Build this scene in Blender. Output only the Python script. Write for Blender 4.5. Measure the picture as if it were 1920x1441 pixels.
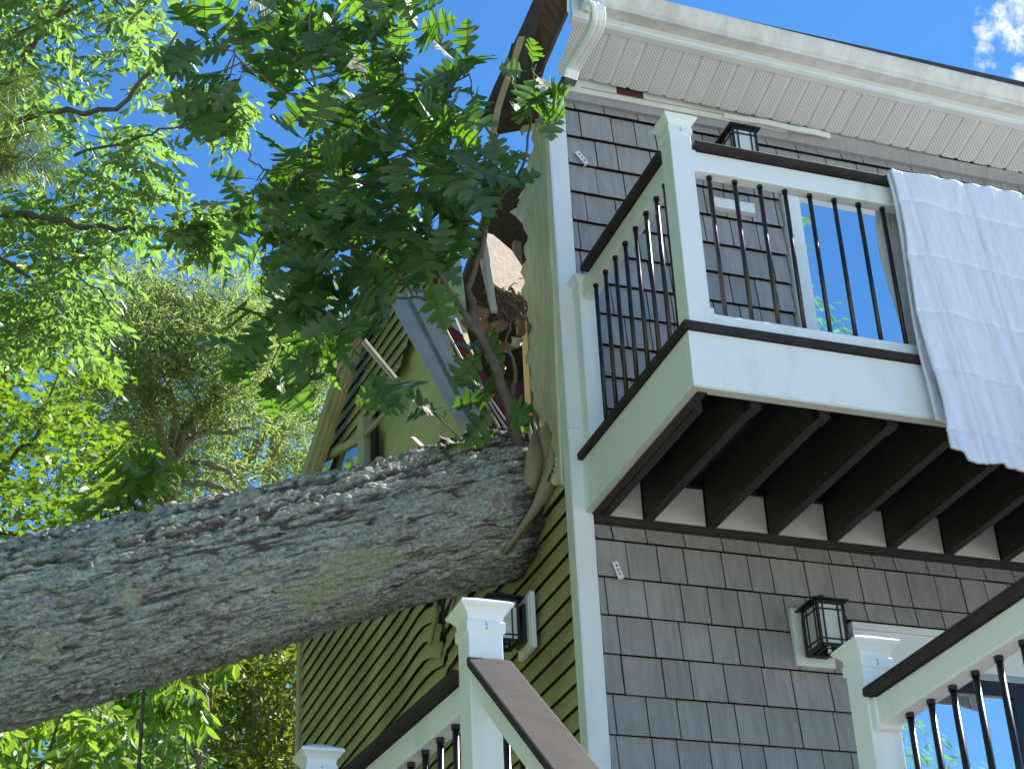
import bpy, bmesh, math, random
import numpy as np
from mathutils import Vector, Matrix

random.seed(7)
rng = np.random.default_rng(11)
S = bpy.context.scene
for o in list(bpy.data.objects):
    bpy.data.objects.remove(o)

# ------------------------------------------------------------------ camera
CAM = np.array([-2.729, -6.408, 1.6])
FPX = 3284.412
RC = np.array([[0.944, -0.326, -0.041], [0.128, 0.480, -0.868], [0.303, 0.814, 0.495]])
_u, _s, _v = np.linalg.svd(RC)
RC = _u @ _v
cam_d = bpy.data.cameras.new('camera')
cam = bpy.data.objects.new('camera', cam_d)
S.collection.objects.link(cam)
cam_d.sensor_fit = 'HORIZONTAL'
cam_d.sensor_width = 36.0
cam_d.lens = FPX / 1920.0 * 36.0
cam_d.clip_start = 0.05
cam_d.clip_end = 3000
M4 = Matrix(((RC[0][0], -RC[1][0], -RC[2][0], CAM[0]), (RC[0][1], -RC[1][1], -RC[2][1], CAM[1]),
             (RC[0][2], -RC[1][2], -RC[2][2], CAM[2]), (0, 0, 0, 1)))
cam.matrix_world = M4
S.camera = cam


def ray(u, v):
    return RC.T @ np.array([(u - 960.0) / FPX, (v - 720.5) / FPX, 1.0])


def at(u, v, d):            # surveyed point of the photograph at a distance d along the view
    return CAM + ray(u, v) * d


def on(axis, val, u, v):    # surveyed point of the photograph on a plane x / y / z = val
    r = ray(u, v)
    return CAM + r * ((val - CAM[axis]) / r[axis])


# ------------------------------------------------------------------ sky and sun
SUN_EL = math.radians(49)
SUN_AZ = math.radians(78)      # from +Y towards +X
world = bpy.data.worlds.new('World')
S.world = world
world.use_nodes = True
wn = world.node_tree
wn.nodes.clear()


def N(nt, t, **kw):
    n = nt.nodes.new(t)
    for k, val in kw.items():
        setattr(n, k, val)
    return n


sky = N(wn, 'ShaderNodeTexSky', sky_type='NISHITA', sun_disc=False)
sky.sun_elevation = SUN_EL
sky.sun_rotation = SUN_AZ
sky.air_density = 1.0
sky.dust_density = 0.0
sky.ozone_density = 4.0
sky.altitude = 200
hsv = N(wn, 'ShaderNodeHueSaturation')
hsv.inputs['Saturation'].default_value = 1.22
hsv.inputs['Value'].default_value = 1.0
wn.links.new(sky.outputs[0], hsv.inputs['Color'])
tc = N(wn, 'ShaderNodeTexCoord')
cl = N(wn, 'ShaderNodeTexNoise')
cl.inputs['Scale'].default_value = 70.0
cl.inputs['Detail'].default_value = 9.0
cl.inputs['Roughness'].default_value = 0.62
cl.inputs['Distortion'].default_value = 0.35
wn.links.new(tc.outputs['Generated'], cl.inputs['Vector'])
blob = None
CLOUDS = [((1895, 40), 0.040), ((1850, 105), 0.020), ((1915, 140), 0.016), ((2250, -60), 0.07), ((2700, 500), 0.09),
          ((3600, -900), 0.2), ((1200, -1500), 0.18)]
dirs = [(ray(*c) / np.linalg.norm(ray(*c)), r) for c, r in CLOUDS]
dirs += [(np.array(d) / np.linalg.norm(d), r) for d, r in
         [((0.7, -0.5, 0.3), 0.25), ((-0.8, -0.5, 0.35), 0.3), ((-0.6, -0.7, 0.7), 0.2), ((0.9, 0.3, 0.15), 0.25)]]
for d, r in dirs:
    vm = N(wn, 'ShaderNodeVectorMath', operation='DISTANCE')
    vm.inputs[1].default_value = tuple(d)
    wn.links.new(tc.outputs['Generated'], vm.inputs[0])
    mr = N(wn, 'ShaderNodeMapRange', interpolation_type='SMOOTHSTEP')
    mr.inputs['From Min'].default_value = 0.0
    mr.inputs['From Max'].default_value = r
    mr.inputs['To Min'].default_value = 1.0
    mr.inputs['To Max'].default_value = 0.0
    wn.links.new(vm.outputs['Value'], mr.inputs['Value'])
    if blob is None:
        blob = mr.outputs[0]
    else:
        mx = N(wn, 'ShaderNodeMath', operation='MAXIMUM')
        wn.links.new(blob, mx.inputs[0])
        wn.links.new(mr.outputs[0], mx.inputs[1])
        blob = mx.outputs[0]
ad = N(wn, 'ShaderNodeMath', operation='MULTIPLY_ADD')
ad.inputs[1].default_value = 0.40
wn.links.new(blob, ad.inputs[0])
wn.links.new(cl.outputs['Fac'], ad.inputs[2])
cr = N(wn, 'ShaderNodeMapRange', interpolation_type='SMOOTHSTEP')
cr.inputs['From Min'].default_value = 0.74
cr.inputs['From Max'].default_value = 1.02
wn.links.new(ad.outputs[0], cr.inputs['Value'])
mixc = N(wn, 'ShaderNodeMix', data_type='RGBA')
mixc.inputs['B'].default_value = (5.2, 5.5, 5.8, 1)
wn.links.new(cr.outputs[0], mixc.inputs['Factor'])
wn.links.new(hsv.outputs[0], mixc.inputs['A'])
bg = N(wn, 'ShaderNodeBackground')
bg.inputs['Strength'].default_value = 0.084
wo = N(wn, 'ShaderNodeOutputWorld')
wn.links.new(mixc.outputs['Result'], bg.inputs['Color'])
wn.links.new(bg.outputs[0], wo.inputs['Surface'])

sun_dir = Vector((math.cos(SUN_EL) * math.sin(SUN_AZ), math.cos(SUN_EL) * math.cos(SUN_AZ), math.sin(SUN_EL)))
sun_d = bpy.data.lights.new('sun', 'SUN')
sun_d.energy = 5.0
sun_d.angle = math.radians(0.53)
sun_d.color = (1.0, 0.95, 0.86)
sun = bpy.data.objects.new('sun', sun_d)
S.collection.objects.link(sun)
sun.rotation_euler = sun_dir.to_track_quat('Z', 'Y').to_euler()
sun.location = (20, 15, 40)

S.view_settings.view_transform = 'Standard'
S.view_settings.look = 'None'
S.view_settings.exposure = 1.38
S.view_settings.gamma = 1.0
S.view_settings.use_curve_mapping = False
S.render.engine = 'CYCLES'
S.cycles.max_bounces = 8
S.cycles.diffuse_bounces = 4
S.cycles.transmission_bounces = 4
S.cycles.use_denoising = True


# ------------------------------------------------------------------ materials
def new_mat(name):
    m = bpy.data.materials.new(name)
    m.use_nodes = True
    nt = m.node_tree
    nt.nodes.clear()
    out = N(nt, 'ShaderNodeOutputMaterial')
    b = N(nt, 'ShaderNodeBsdfPrincipled')
    nt.links.new(b.outputs[0], out.inputs[0])
    return m, nt, b, out


def ramp(nt, src, stops):
    r = N(nt, 'ShaderNodeValToRGB')
    e = r.color_ramp.elements
    while len(e) < len(stops):
        e.new(0.5)
    for k, (p, c) in enumerate(stops):
        e[k].position = p
        e[k].color = (*c, 1) if len(c) == 3 else c
    nt.links.new(src, r.inputs[0])
    return r.outputs[0]


def noise(nt, scale, detail=4, rough=0.55, vec=None, mapping=None, coord='Object', dist=0.0):
    n = N(nt, 'ShaderNodeTexNoise')
    n.inputs['Scale'].default_value = scale
    n.inputs['Detail'].default_value = detail
    n.inputs['Roughness'].default_value = rough
    n.inputs['Distortion'].default_value = dist
    if vec is None:
        t = N(nt, 'ShaderNodeTexCoord')
        vec = t.outputs[coord]
    if mapping:
        mp = N(nt, 'ShaderNodeMapping')
        mp.inputs['Scale'].default_value = mapping
        nt.links.new(vec, mp.inputs[0])
        vec = mp.outputs[0]
    nt.links.new(vec, n.inputs['Vector'])
    return n.outputs['Fac']


def geo_pos(nt):
    return N(nt, 'ShaderNodeNewGeometry').outputs['Position']


def bump(nt, b, h, strength, dist=0.01):
    bp = N(nt, 'ShaderNodeBump')
    bp.inputs['Strength'].default_value = strength
    bp.inputs['Distance'].default_value = dist
    nt.links.new(h, bp.inputs['Height'])
    nt.links.new(bp.outputs[0], b.inputs['Normal'])


def vary(nt, col_out, amount=0.12, island=True):
    """per-piece brightness variation"""
    if island:
        src = N(nt, 'ShaderNodeObjectInfo').outputs['Random']
    else:
        src = N(nt, 'ShaderNodeNewGeometry').outputs['Random Per Island']
    mr = N(nt, 'ShaderNodeMapRange')
    mr.inputs['To Min'].default_value = 1 - amount
    mr.inputs['To Max'].default_value = 1 + amount
    nt.links.new(src, mr.inputs[0])
    h = N(nt, 'ShaderNodeHueSaturation')
    nt.links.new(mr.outputs[0], h.inputs['Value'])
    nt.links.new(col_out, h.inputs['Color'])
    return h.outputs[0]


def plain(name, c1, c2=None, scale=6, rough=0.5, bmp=0.0, bscale=60, mapping=None, var=0.0, detail=5, metal=0.0, spec=0.5, lo=0.3, hi=0.7):
    m, nt, b, out = new_mat(name)
    c2 = c2 or tuple(x * 0.82 for x in c1)
    p = geo_pos(nt)
    f = noise(nt, scale, detail, vec=p, mapping=mapping)
    col = ramp(nt, f, [(lo, c2), (hi, c1)])
    if var:
        col = vary(nt, col, var)
    nt.links.new(col, b.inputs['Base Color'])
    b.inputs['Roughness'].default_value = rough
    b.inputs['Metallic'].default_value = metal
    b.inputs['Specular IOR Level'].default_value = spec
    if bmp:
        bump(nt, b, noise(nt, bscale, 4, vec=p, mapping=mapping), bmp, 0.004)
    return m


M = {}
M['white'] = plain('white_vinyl', (0.76, 0.81, 0.84), (0.64, 0.69, 0.70), scale=5.0, rough=0.40, bmp=0.03, mapping=(1.6, 1.6, 0.35), lo=0.24, hi=0.46, detail=8)
M['white_old'] = plain('weathered_white', (0.66, 0.66, 0.62), (0.52, 0.53, 0.47), scale=4, rough=0.5, mapping=(1, 1, 0.3), bmp=0.03)
M['soffit'] = plain('soffit_white', (0.66, 0.67, 0.66), (0.59, 0.60, 0.59), scale=3, rough=0.5)
M['cap'] = plain('composite_brown', (0.046, 0.041, 0.040), (0.027, 0.024, 0.0235), scale=14, rough=0.68, bmp=0.25, bscale=300, detail=8)
M['cap'].node_tree.nodes['Principled BSDF'].inputs['Specular IOR Level'].default_value = 0.12
M['joist'] = plain('stained_joist', (0.042, 0.033, 0.030), (0.022, 0.018, 0.018), scale=5, rough=0.7, mapping=(8, 1, 8), bmp=0.2, bscale=30)
M['black'] = plain('black_metal', (0.012, 0.012, 0.013), (0.008, 0.008, 0.009), scale=8, rough=0.28)
M['lantern'] = plain('lantern_metal', (0.016, 0.016, 0.018), (0.010, 0.010, 0.011), scale=30, rough=0.42, bmp=0.1, bscale=200)
M['galv'] = plain('galvanised', (0.55, 0.57, 0.58), (0.40, 0.42, 0.43), scale=20, rough=0.35, metal=0.7)
M['bracket'] = plain('bracket_white_metal', (0.78, 0.79, 0.80), (0.66, 0.67, 0.68), scale=20, rough=0.4)
M['hanger'] = plain('dark_hanger', (0.05, 0.05, 0.055), (0.02, 0.02, 0.022), scale=40, rough=0.45, metal=0.5)
M['alu'] = plain('painted_aluminium', (0.47, 0.48, 0.50), (0.40, 0.41, 0.43), scale=7, rough=0.4)
M['sheath'] = plain('housewrap_sheathing', (0.55, 0.58, 0.30), (0.44, 0.46, 0.22), scale=3, rough=0.7, mapping=(1, 1, 2.2), bmp=0.25, bscale=9)
M['wrap'] = plain('wrinkled_housewrap', (0.66, 0.67, 0.50), (0.44, 0.45, 0.30), scale=11, rough=0.6, mapping=(1, 4, 0.5), bmp=0.9, bscale=16, detail=8)
M['maroon'] = plain('red_backing', (0.15, 0.028, 0.036), (0.08, 0.016, 0.02), scale=4, rough=0.8)
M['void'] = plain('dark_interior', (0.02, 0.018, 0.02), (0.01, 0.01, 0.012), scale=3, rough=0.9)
M['osb'] = plain('strand_board', (0.36, 0.27, 0.195), (0.20, 0.135, 0.09), scale=28, rough=0.75, mapping=(1, 0.35, 1), bmp=0.5, bscale=60, detail=6)
M['wood'] = plain('split_lumber', (0.40, 0.27, 0.16), (0.28, 0.17, 0.09), scale=20, rough=0.7, mapping=(4, 4, 0.3), bmp=0.4)
M['mulch'] = plain('shredded_insulation', (0.20, 0.165, 0.13), (0.06, 0.048, 0.038), scale=40, rough=1.0, bmp=1.0)
M['pink'] = plain('pink_fibre', (0.38, 0.25, 0.22), (0.20, 0.09, 0.08), scale=16, rough=0.9, bmp=0.6)
M['paper'] = plain('torn_white_paper', (0.70, 0.70, 0.62), (0.52, 0.53, 0.42), scale=12, rough=0.7, bmp=0.4, bscale=40)
M['roof'] = plain('roof_shingle', (0.06, 0.055, 0.055), (0.025, 0.025, 0.026), scale=40, rough=0.9, bmp=0.6)
M['flap'] = plain('torn_roof_underlay', (0.065, 0.068, 0.064), (0.022, 0.024, 0.023), scale=7, rough=0.75, bmp=0.4, bscale=20)
M['ply_dark'] = plain('dark_plywood', (0.09, 0.050, 0.035), (0.035, 0.020, 0.016), scale=9, rough=0.8, mapping=(1, 5, 1), bmp=0.3)
M['curtain'] = plain('curtain', (0.20, 0.18, 0.15), (0.12, 0.11, 0.09), scale=3, rough=0.9)
M['torn_siding'] = plain('weathered_siding', (0.27, 0.25, 0.17), (0.16, 0.15, 0.10), scale=5, rough=0.65, bmp=0.1)
M['cut_wood'] = plain('beige_trim', (0.48, 0.45, 0.33), (0.36, 0.33, 0.22), scale=5, rough=0.6)


def siding_mat():
    m, nt, b, out = new_mat('olive_lap_siding')
    p = geo_pos(nt)
    f = noise(nt, 3.0, 5, vec=p, mapping=(1, 1, 1))
    col = ramp(nt, f, [(0.3, (0.40, 0.38, 0.17)), (0.7, (0.47, 0.45, 0.21))])
    col = vary(nt, col, 0.10)
    g = noise(nt, 60, 3, vec=p, mapping=(1, 0.05, 1))
    dirt = noise(nt, 1.7, 6, vec=p)
    d = ramp(nt, dirt, [(0.42, (0.62, 0.62, 0.58)), (0.62, (1, 1, 1))])
    mx = N(nt, 'ShaderNodeMix', data_type='RGBA', blend_type='MULTIPLY')
    mx.inputs['Factor'].default_value = 0.8
    nt.links.new(col, mx.inputs['A'])
    nt.links.new(d, mx.inputs['B'])
    nt.links.new(mx.outputs['Result'], b.inputs['Base Color'])
    b.inputs['Roughness'].default_value = 0.55
    bump(nt, b, g, 0.15, 0.003)
    return m


M['siding'] = siding_mat()


def shingle_mat():
    m, nt, b, out = new_mat('grey_shake')
    p = geo_pos(nt)
    grain = noise(nt, 46, 7, 0.65, vec=p, mapping=(1, 1, 0.045))
    fine = noise(nt, 190, 4, 0.6, vec=p, mapping=(1, 1, 0.05))
    blot = noise(nt, 5, 4, vec=p)
    col = ramp(nt, grain, [(0.34, (0.265, 0.256, 0.258)), (0.52, (0.325, 0.315, 0.316)), (0.68, (0.36, 0.348, 0.348))])
    d = ramp(nt, blot, [(0.35, (0.91, 0.91, 0.91)), (0.65, (1.03, 1.03, 1.03))])
    mx = N(nt, 'ShaderNodeMix', data_type='RGBA', blend_type='MULTIPLY')
    mx.inputs['Factor'].default_value = 1.0
    nt.links.new(vary(nt, col, 0.09), mx.inputs['A'])
    nt.links.new(d, mx.inputs['B'])
    nt.links.new(mx.outputs['Result'], b.inputs['Base Color'])
    b.inputs['Roughness'].default_value = 0.55
    ma = N(nt, 'ShaderNodeMath', operation='ADD')
    nt.links.new(grain, ma.inputs[0])
    nt.links.new(fine, ma.inputs[1])
    bump(nt, b, ma.outputs[0], 0.35, 0.003)
    return m


M['shingle'] = shingle_mat()


def perforated_mat():
    """vented soffit panel: punched holes as fine flat pattern"""
    m, nt, b, out = new_mat('vented_soffit')
    p = geo_pos(nt)
    mp = N(nt, 'ShaderNodeMapping')
    mp.inputs['Scale'].default_value = (1 / 0.0135, 1 / 0.0135, 0.0)
    mp.inputs['Rotation'].default_value = (0, 0, math.radians(45))
    nt.links.new(p, mp.inputs[0])
    fr = N(nt, 'ShaderNodeVectorMath', operation='FRACTION')
    nt.links.new(mp.outputs[0], fr.inputs[0])
    ds = N(nt, 'ShaderNodeVectorMath', operation='DISTANCE')
    ds.inputs[1].default_value = (0.5, 0.5, 0)
    nt.links.new(fr.outputs[0], ds.inputs[0])
    col = ramp(nt, ds.outputs['Value'], [(0.20, (0.16, 0.16, 0.155)), (0.30, (0.65, 0.655, 0.645))])
    nt.links.new(vary(nt, col, 0.03), b.inputs['Base Color'])
    b.inputs['Roughness'].default_value = 0.5
    return m


M['perf'] = perforated_mat()


def gutter_mat():
    m, nt, b, out = new_mat('gutter_white')
    p = geo_pos(nt)
    streak = noise(nt, 14, 6, 0.7, vec=p, mapping=(1, 1, 0.06))
    big = noise(nt, 2.2, 3, vec=p)
    mu = N(nt, 'ShaderNodeMath', operation='MULTIPLY')
    nt.links.new(streak, mu.inputs[0])
    nt.links.new(big, mu.inputs[1])
    col = ramp(nt, mu.outputs[0], [(0.18, (0.66, 0.67, 0.64)), (0.36, (0.50, 0.48, 0.46))])
    nt.links.new(col, b.inputs['Base Color'])
    b.inputs['Roughness'].default_value = 0.35
    return m


M['gutter'] = gutter_mat()


def glass_mat(name, base, gloss):
    """coated window glass over a dark room: mirror-like sheen on a deep tint"""
    m, nt, b, out = new_mat(name)
    b.inputs['Base Color'].default_value = (*base, 1)
    b.inputs['Roughness'].default_value = 0.02
    gl = N(nt, 'ShaderNodeBsdfGlossy')
    gl.inputs['Color'].default_value = (0.88, 0.93, 0.95, 1)
    gl.inputs['Roughness'].default_value = 0.012
    mx = N(nt, 'ShaderNodeMixShader')
    mx.inputs[0].default_value = gloss
    nt.links.new(b.outputs[0], mx.inputs[1])
    nt.links.new(gl.outputs[0], mx.inputs[2])
    nt.links.new(mx.outputs[0], out.inputs[0])
    return m


M['glass'] = glass_mat('coated_glass', (0.02, 0.03, 0.04), 0.93)
M['glass_dim'] = glass_mat('old_glass', (0.012, 0.02, 0.018), 0.28)
M['frost'] = plain('frosted_glass', (0.62, 0.66, 0.66), (0.54, 0.58, 0.58), scale=9, rough=0.3, bmp=0.2, bscale=150)


def cloth_mat():
    m, nt, b, out = new_mat('white_cotton')
    p = geo_pos(nt)
    b.inputs['Base Color'].default_value = (0.71, 0.75, 0.88, 1)
    b.inputs['Roughness'].default_value = 0.85
    b.inputs['Sheen Weight'].default_value = 0.2
    n1 = noise(nt, 13, 6, 0.62, vec=p, mapping=(1.6, 1.0, 0.5), dist=0.8)
    n2 = noise(nt, 420, 2, 0.5, vec=p)
    ma = N(nt, 'ShaderNodeMath', operation='MULTIPLY_ADD')
    ma.inputs[1].default_value = 0.03
    nt.links.new(n2, ma.inputs[0])
    nt.links.new(n1, ma.inputs[2])
    bump(nt, b, ma.outputs[0], 0.55, 0.03)
    return m


M['cloth'] = cloth_mat()


def leaf_mat(name, c_lo, c_hi, trans=0.45, under=(0.16, 0.2, 0.12), gloss=0.35, tcol=None, island=True, veins=False):
    m, nt, b, out = new_mat(name)
    gi = N(nt, 'ShaderNodeNewGeometry')
    oi = N(nt, 'ShaderNodeObjectInfo')
    ad = N(nt, 'ShaderNodeMath', operation='ADD')
    nt.links.new(gi.outputs['Random Per Island'], ad.inputs[0])
    nt.links.new(oi.outputs['Random'], ad.inputs[1])
    fr = N(nt, 'ShaderNodeMath', operation='FRACT')
    nt.links.new(ad.outputs[0], fr.inputs[0])
    mid = tuple((a + b_) / 2 for a, b_ in zip(c_lo, c_hi))
    col = ramp(nt, fr.outputs[0], [(0.0, c_lo), (0.55, mid), (1.0, c_hi)])
    mx = N(nt, 'ShaderNodeMix', data_type='RGBA')
    mx.inputs['B'].default_value = (*under, 1)
    fac = N(nt, 'ShaderNodeMath', operation='MULTIPLY')
    fac.inputs[1].default_value = 0.55
    nt.links.new(gi.outputs['Backfacing'], fac.inputs[0])
    nt.links.new(fac.outputs[0], mx.inputs['Factor'])
    nt.links.new(col, mx.inputs['A'])
    nt.links.new(mx.outputs['Result'], b.inputs['Base Color'])
    b.inputs['Roughness'].default_value = gloss
    b.inputs['Specular IOR Level'].default_value = 0.5
    tr = N(nt, 'ShaderNodeBsdfTranslucent')
    tm = N(nt, 'ShaderNodeMix', data_type='RGBA', blend_type='MULTIPLY')
    tm.inputs['Factor'].default_value = 1.0
    tm.inputs['B'].default_value = (*(tcol or (2.6, 2.8, 0.6)), 1)
    nt.links.new(col, tm.inputs['A'])
    nt.links.new(tm.outputs['Result'], tr.inputs['Color'])
    ms = N(nt, 'ShaderNodeMixShader')
    ms.inputs[0].default_value = trans
    nt.links.new(b.outputs[0], ms.inputs[1])
    nt.links.new(tr.outputs[0], ms.inputs[2])
    nt.links.new(ms.outputs[0], out.inputs[0])
    return m


M['oak_leaf'] = leaf_mat('oak_leaf', (0.048, 0.108, 0.034), (0.085, 0.168, 0.048), 0.44, (0.13, 0.19, 0.12), 0.48)
M['ash_leaf'] = leaf_mat('ash_leaf', (0.115, 0.18, 0.075), (0.20, 0.265, 0.125), 0.50, (0.26, 0.30, 0.22), 0.27, (1.65, 2.05, 0.75))
M['maple_leaf'] = leaf_mat('maple_leaf', (0.115, 0.185, 0.03), (0.195, 0.255, 0.05), 0.36, (0.24, 0.29, 0.13), 0.45, (1.7, 2.05, 0.6))
M['willow_leaf'] = leaf_mat('willow_leaf', (0.14, 0.17, 0.08), (0.23, 0.26, 0.13), 0.54, (0.24, 0.27, 0.19), 0.4, (1.5, 1.75, 0.85))
M['dark_leaf'] = leaf_mat('deep_leaf', (0.050, 0.120, 0.055), (0.095, 0.19, 0.085), 0.45, (0.10, 0.15, 0.10), 0.4)
M['bush_leaf'] = leaf_mat('bush_leaf', (0.085, 0.125, 0.035), (0.20, 0.23, 0.055), 0.36, (0.2, 0.23, 0.12), 0.4, (2.0, 2.1, 0.6))
M['hickory_leaf'] = leaf_mat('hickory_leaf', (0.10, 0.175, 0.035), (0.18, 0.26, 0.06), 0.42, (0.24, 0.29, 0.17), 0.33, (2.0, 2.2, 0.7))
M['needle'] = leaf_mat('pine_needle', (0.055, 0.095, 0.035), (0.13, 0.17, 0.075), 0.25, (0.13, 0.17, 0.08), 0.4)
M['twig'] = plain('twig_bark', (0.17, 0.145, 0.125), (0.08, 0.066, 0.055), scale=20, rough=0.85, bmp=0.3)
M['grey_bark'] = plain('grey_bark', (0.30, 0.27, 0.24), (0.15, 0.13, 0.115), scale=9, rough=0.9, mapping=(3, 3, 0.6), bmp=0.5)
M['grass'] = plain('lawn', (0.22, 0.25, 0.07), (0.13, 0.16, 0.045), scale=2.0, rough=0.95, bmp=0.6, bscale=60)
M['gravel'] = plain('pale_gravel', (0.66, 0.66, 0.66), (0.50, 0.50, 0.50), scale=30, rough=0.95, bmp=0.5, bscale=80)
M['deck_top'] = plain('deck_boards', (0.07, 0.06, 0.055), (0.045, 0.04, 0.036), scale=8, rough=0.7, mapping=(1, 12, 1))


def bark_mat():
    m, nt, b, out = new_mat('oak_bark')
    t = N(nt, 'ShaderNodeTexCoord')
    oc = t.outputs['Object']
    long_ = noise(nt, 26, 8, 0.68, vec=oc, mapping=(0.22, 1, 1), dist=0.6)
    grit = noise(nt, 70, 7, 0.75, vec=oc, mapping=(0.7, 1, 1))
    big = noise(nt, 2.6, 5, 0.6, vec=oc, mapping=(0.5, 1, 1))
    col = ramp(nt, long_, [(0.30, (0.115, 0.114, 0.106)), (0.45, (0.270, 0.285, 0.268)), (0.68, (0.44, 0.475, 0.448))])
    gcol = ramp(nt, grit, [(0.36, (0.30, 0.31, 0.31)), (0.47, (0.95, 0.97, 0.97)), (0.66, (1.75, 1.8, 1.76))])
    m1 = N(nt, 'ShaderNodeMix', data_type='RGBA', blend_type='MULTIPLY')
    m1.inputs['Factor'].default_value = 0.85
    nt.links.new(col, m1.inputs['A'])
    nt.links.new(gcol, m1.inputs['B'])
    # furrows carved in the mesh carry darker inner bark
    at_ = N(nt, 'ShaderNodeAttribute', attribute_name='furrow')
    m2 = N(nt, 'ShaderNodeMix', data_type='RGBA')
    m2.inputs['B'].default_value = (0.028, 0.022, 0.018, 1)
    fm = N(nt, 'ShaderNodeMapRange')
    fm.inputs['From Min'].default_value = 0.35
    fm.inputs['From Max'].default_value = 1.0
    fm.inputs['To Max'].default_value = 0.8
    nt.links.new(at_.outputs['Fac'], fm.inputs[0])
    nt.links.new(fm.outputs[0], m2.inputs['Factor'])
    nt.links.new(m1.outputs['Result'], m2.inputs['A'])
    # reddish inner streaks along the trunk
    red = noise(nt, 7, 4, 0.5, vec=oc, mapping=(0.10, 1.3, 1.3), dist=0.4)
    rm = ramp(nt, red, [(0.492, (0, 0, 0)), (0.50, (1, 1, 1)), (0.508, (0, 0, 0))])
    m3 = N(nt, 'ShaderNodeMix', data_type='RGBA')
    m3.inputs['B'].default_value = (0.20, 0.085, 0.06, 1)
    rf = N(nt, 'ShaderNodeMath', operation='MULTIPLY')
    rf.inputs[1].default_value = 0.45
    nt.links.new(rm, rf.inputs[0])
    nt.links.new(rf.outputs[0], m3.inputs['Factor'])
    nt.links.new(m2.outputs['Result'], m3.inputs['A'])
    # lichen patches
    li = N(nt, 'ShaderNodeAttribute', attribute_name='lichen')
    ln = noise(nt, 60, 8, 0.9, vec=oc)
    lm = N(nt, 'ShaderNodeMath', operation='MULTIPLY_ADD')
    lm.inputs[1].default_value = 0.80
    nt.links.new(li.outputs['Fac'], lm.inputs[0])
    nt.links.new(ln, lm.inputs[2])
    lf = N(nt, 'ShaderNodeMapRange', interpolation_type='SMOOTHSTEP')
    lf.inputs['From Min'].default_value = 0.93
    lf.inputs['From Max'].default_value = 1.0
    nt.links.new(lm.outputs[0], lf.inputs[0])
    lcol = ramp(nt, ln, [(0.42, (0.22, 0.25, 0.16)), (0.55, (0.42, 0.46, 0.34)), (0.7, (0.52, 0.57, 0.47))])
    m4 = N(nt, 'ShaderNodeMix', data_type='RGBA')
    nt.links.new(lf.outputs[0], m4.inputs['Factor'])
    nt.links.new(m3.outputs['Result'], m4.inputs['A'])
    nt.links.new(lcol, m4.inputs['B'])
    # dark moss along the top; painted shade and wet bark at the wall end
    mo = N(nt, 'ShaderNodeAttribute', attribute_name='moss_shade')
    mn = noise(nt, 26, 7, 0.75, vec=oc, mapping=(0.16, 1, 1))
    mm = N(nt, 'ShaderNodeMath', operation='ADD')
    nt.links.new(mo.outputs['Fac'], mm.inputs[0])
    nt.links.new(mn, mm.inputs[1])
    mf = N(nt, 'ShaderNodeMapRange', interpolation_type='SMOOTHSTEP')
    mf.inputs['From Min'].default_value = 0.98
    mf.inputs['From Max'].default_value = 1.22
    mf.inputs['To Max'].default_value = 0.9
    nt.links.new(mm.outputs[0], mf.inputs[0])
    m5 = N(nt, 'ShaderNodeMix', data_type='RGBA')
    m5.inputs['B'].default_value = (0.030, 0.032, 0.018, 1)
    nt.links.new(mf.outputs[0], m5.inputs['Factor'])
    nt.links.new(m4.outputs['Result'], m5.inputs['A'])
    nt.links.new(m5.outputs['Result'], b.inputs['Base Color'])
    b.inputs['Roughness'].default_value = 0.9
    b.inputs['Specular IOR Level'].default_value = 0.25
    ma = N(nt, 'ShaderNodeMath', operation='MULTIPLY_ADD')
    ma.inputs[1].default_value = 0.8
    nt.links.new(grit, ma.inputs[0])
    nt.links.new(long_, ma.inputs[2])
    bump(nt, b, ma.outputs[0], 0.7, 0.02)
    return m


M['bark'] = bark_mat()


# ------------------------------------------------------------------ object helpers
def tag(o, label=None, cat=None, group=None, kind=None):
    if label:
        o['label'] = label
    if cat:
        o['category'] = cat
    if group:
        o['group'] = group
    if kind:
        o['kind'] = kind
    return o


ROOT = {}


def empty(name, loc, label=None, cat=None, group=None):
    o = bpy.data.objects.new(name, None)
    S.collection.objects.link(o)
    o.location = loc
    o.empty_display_size = 0.1
    ROOT[o.name] = Vector(loc)
    return tag(o, label, cat, group)


def base_of(o):
    p = o
    while p.parent:
        p = p.parent
    return ROOT.get(p.name, Vector((0, 0, 0)))


def link(name, mesh, parent=None):
    o = bpy.data.objects.new(name, mesh)
    S.collection.objects.link(o)
    if parent is not None:
        o.parent = parent
    return o


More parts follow.
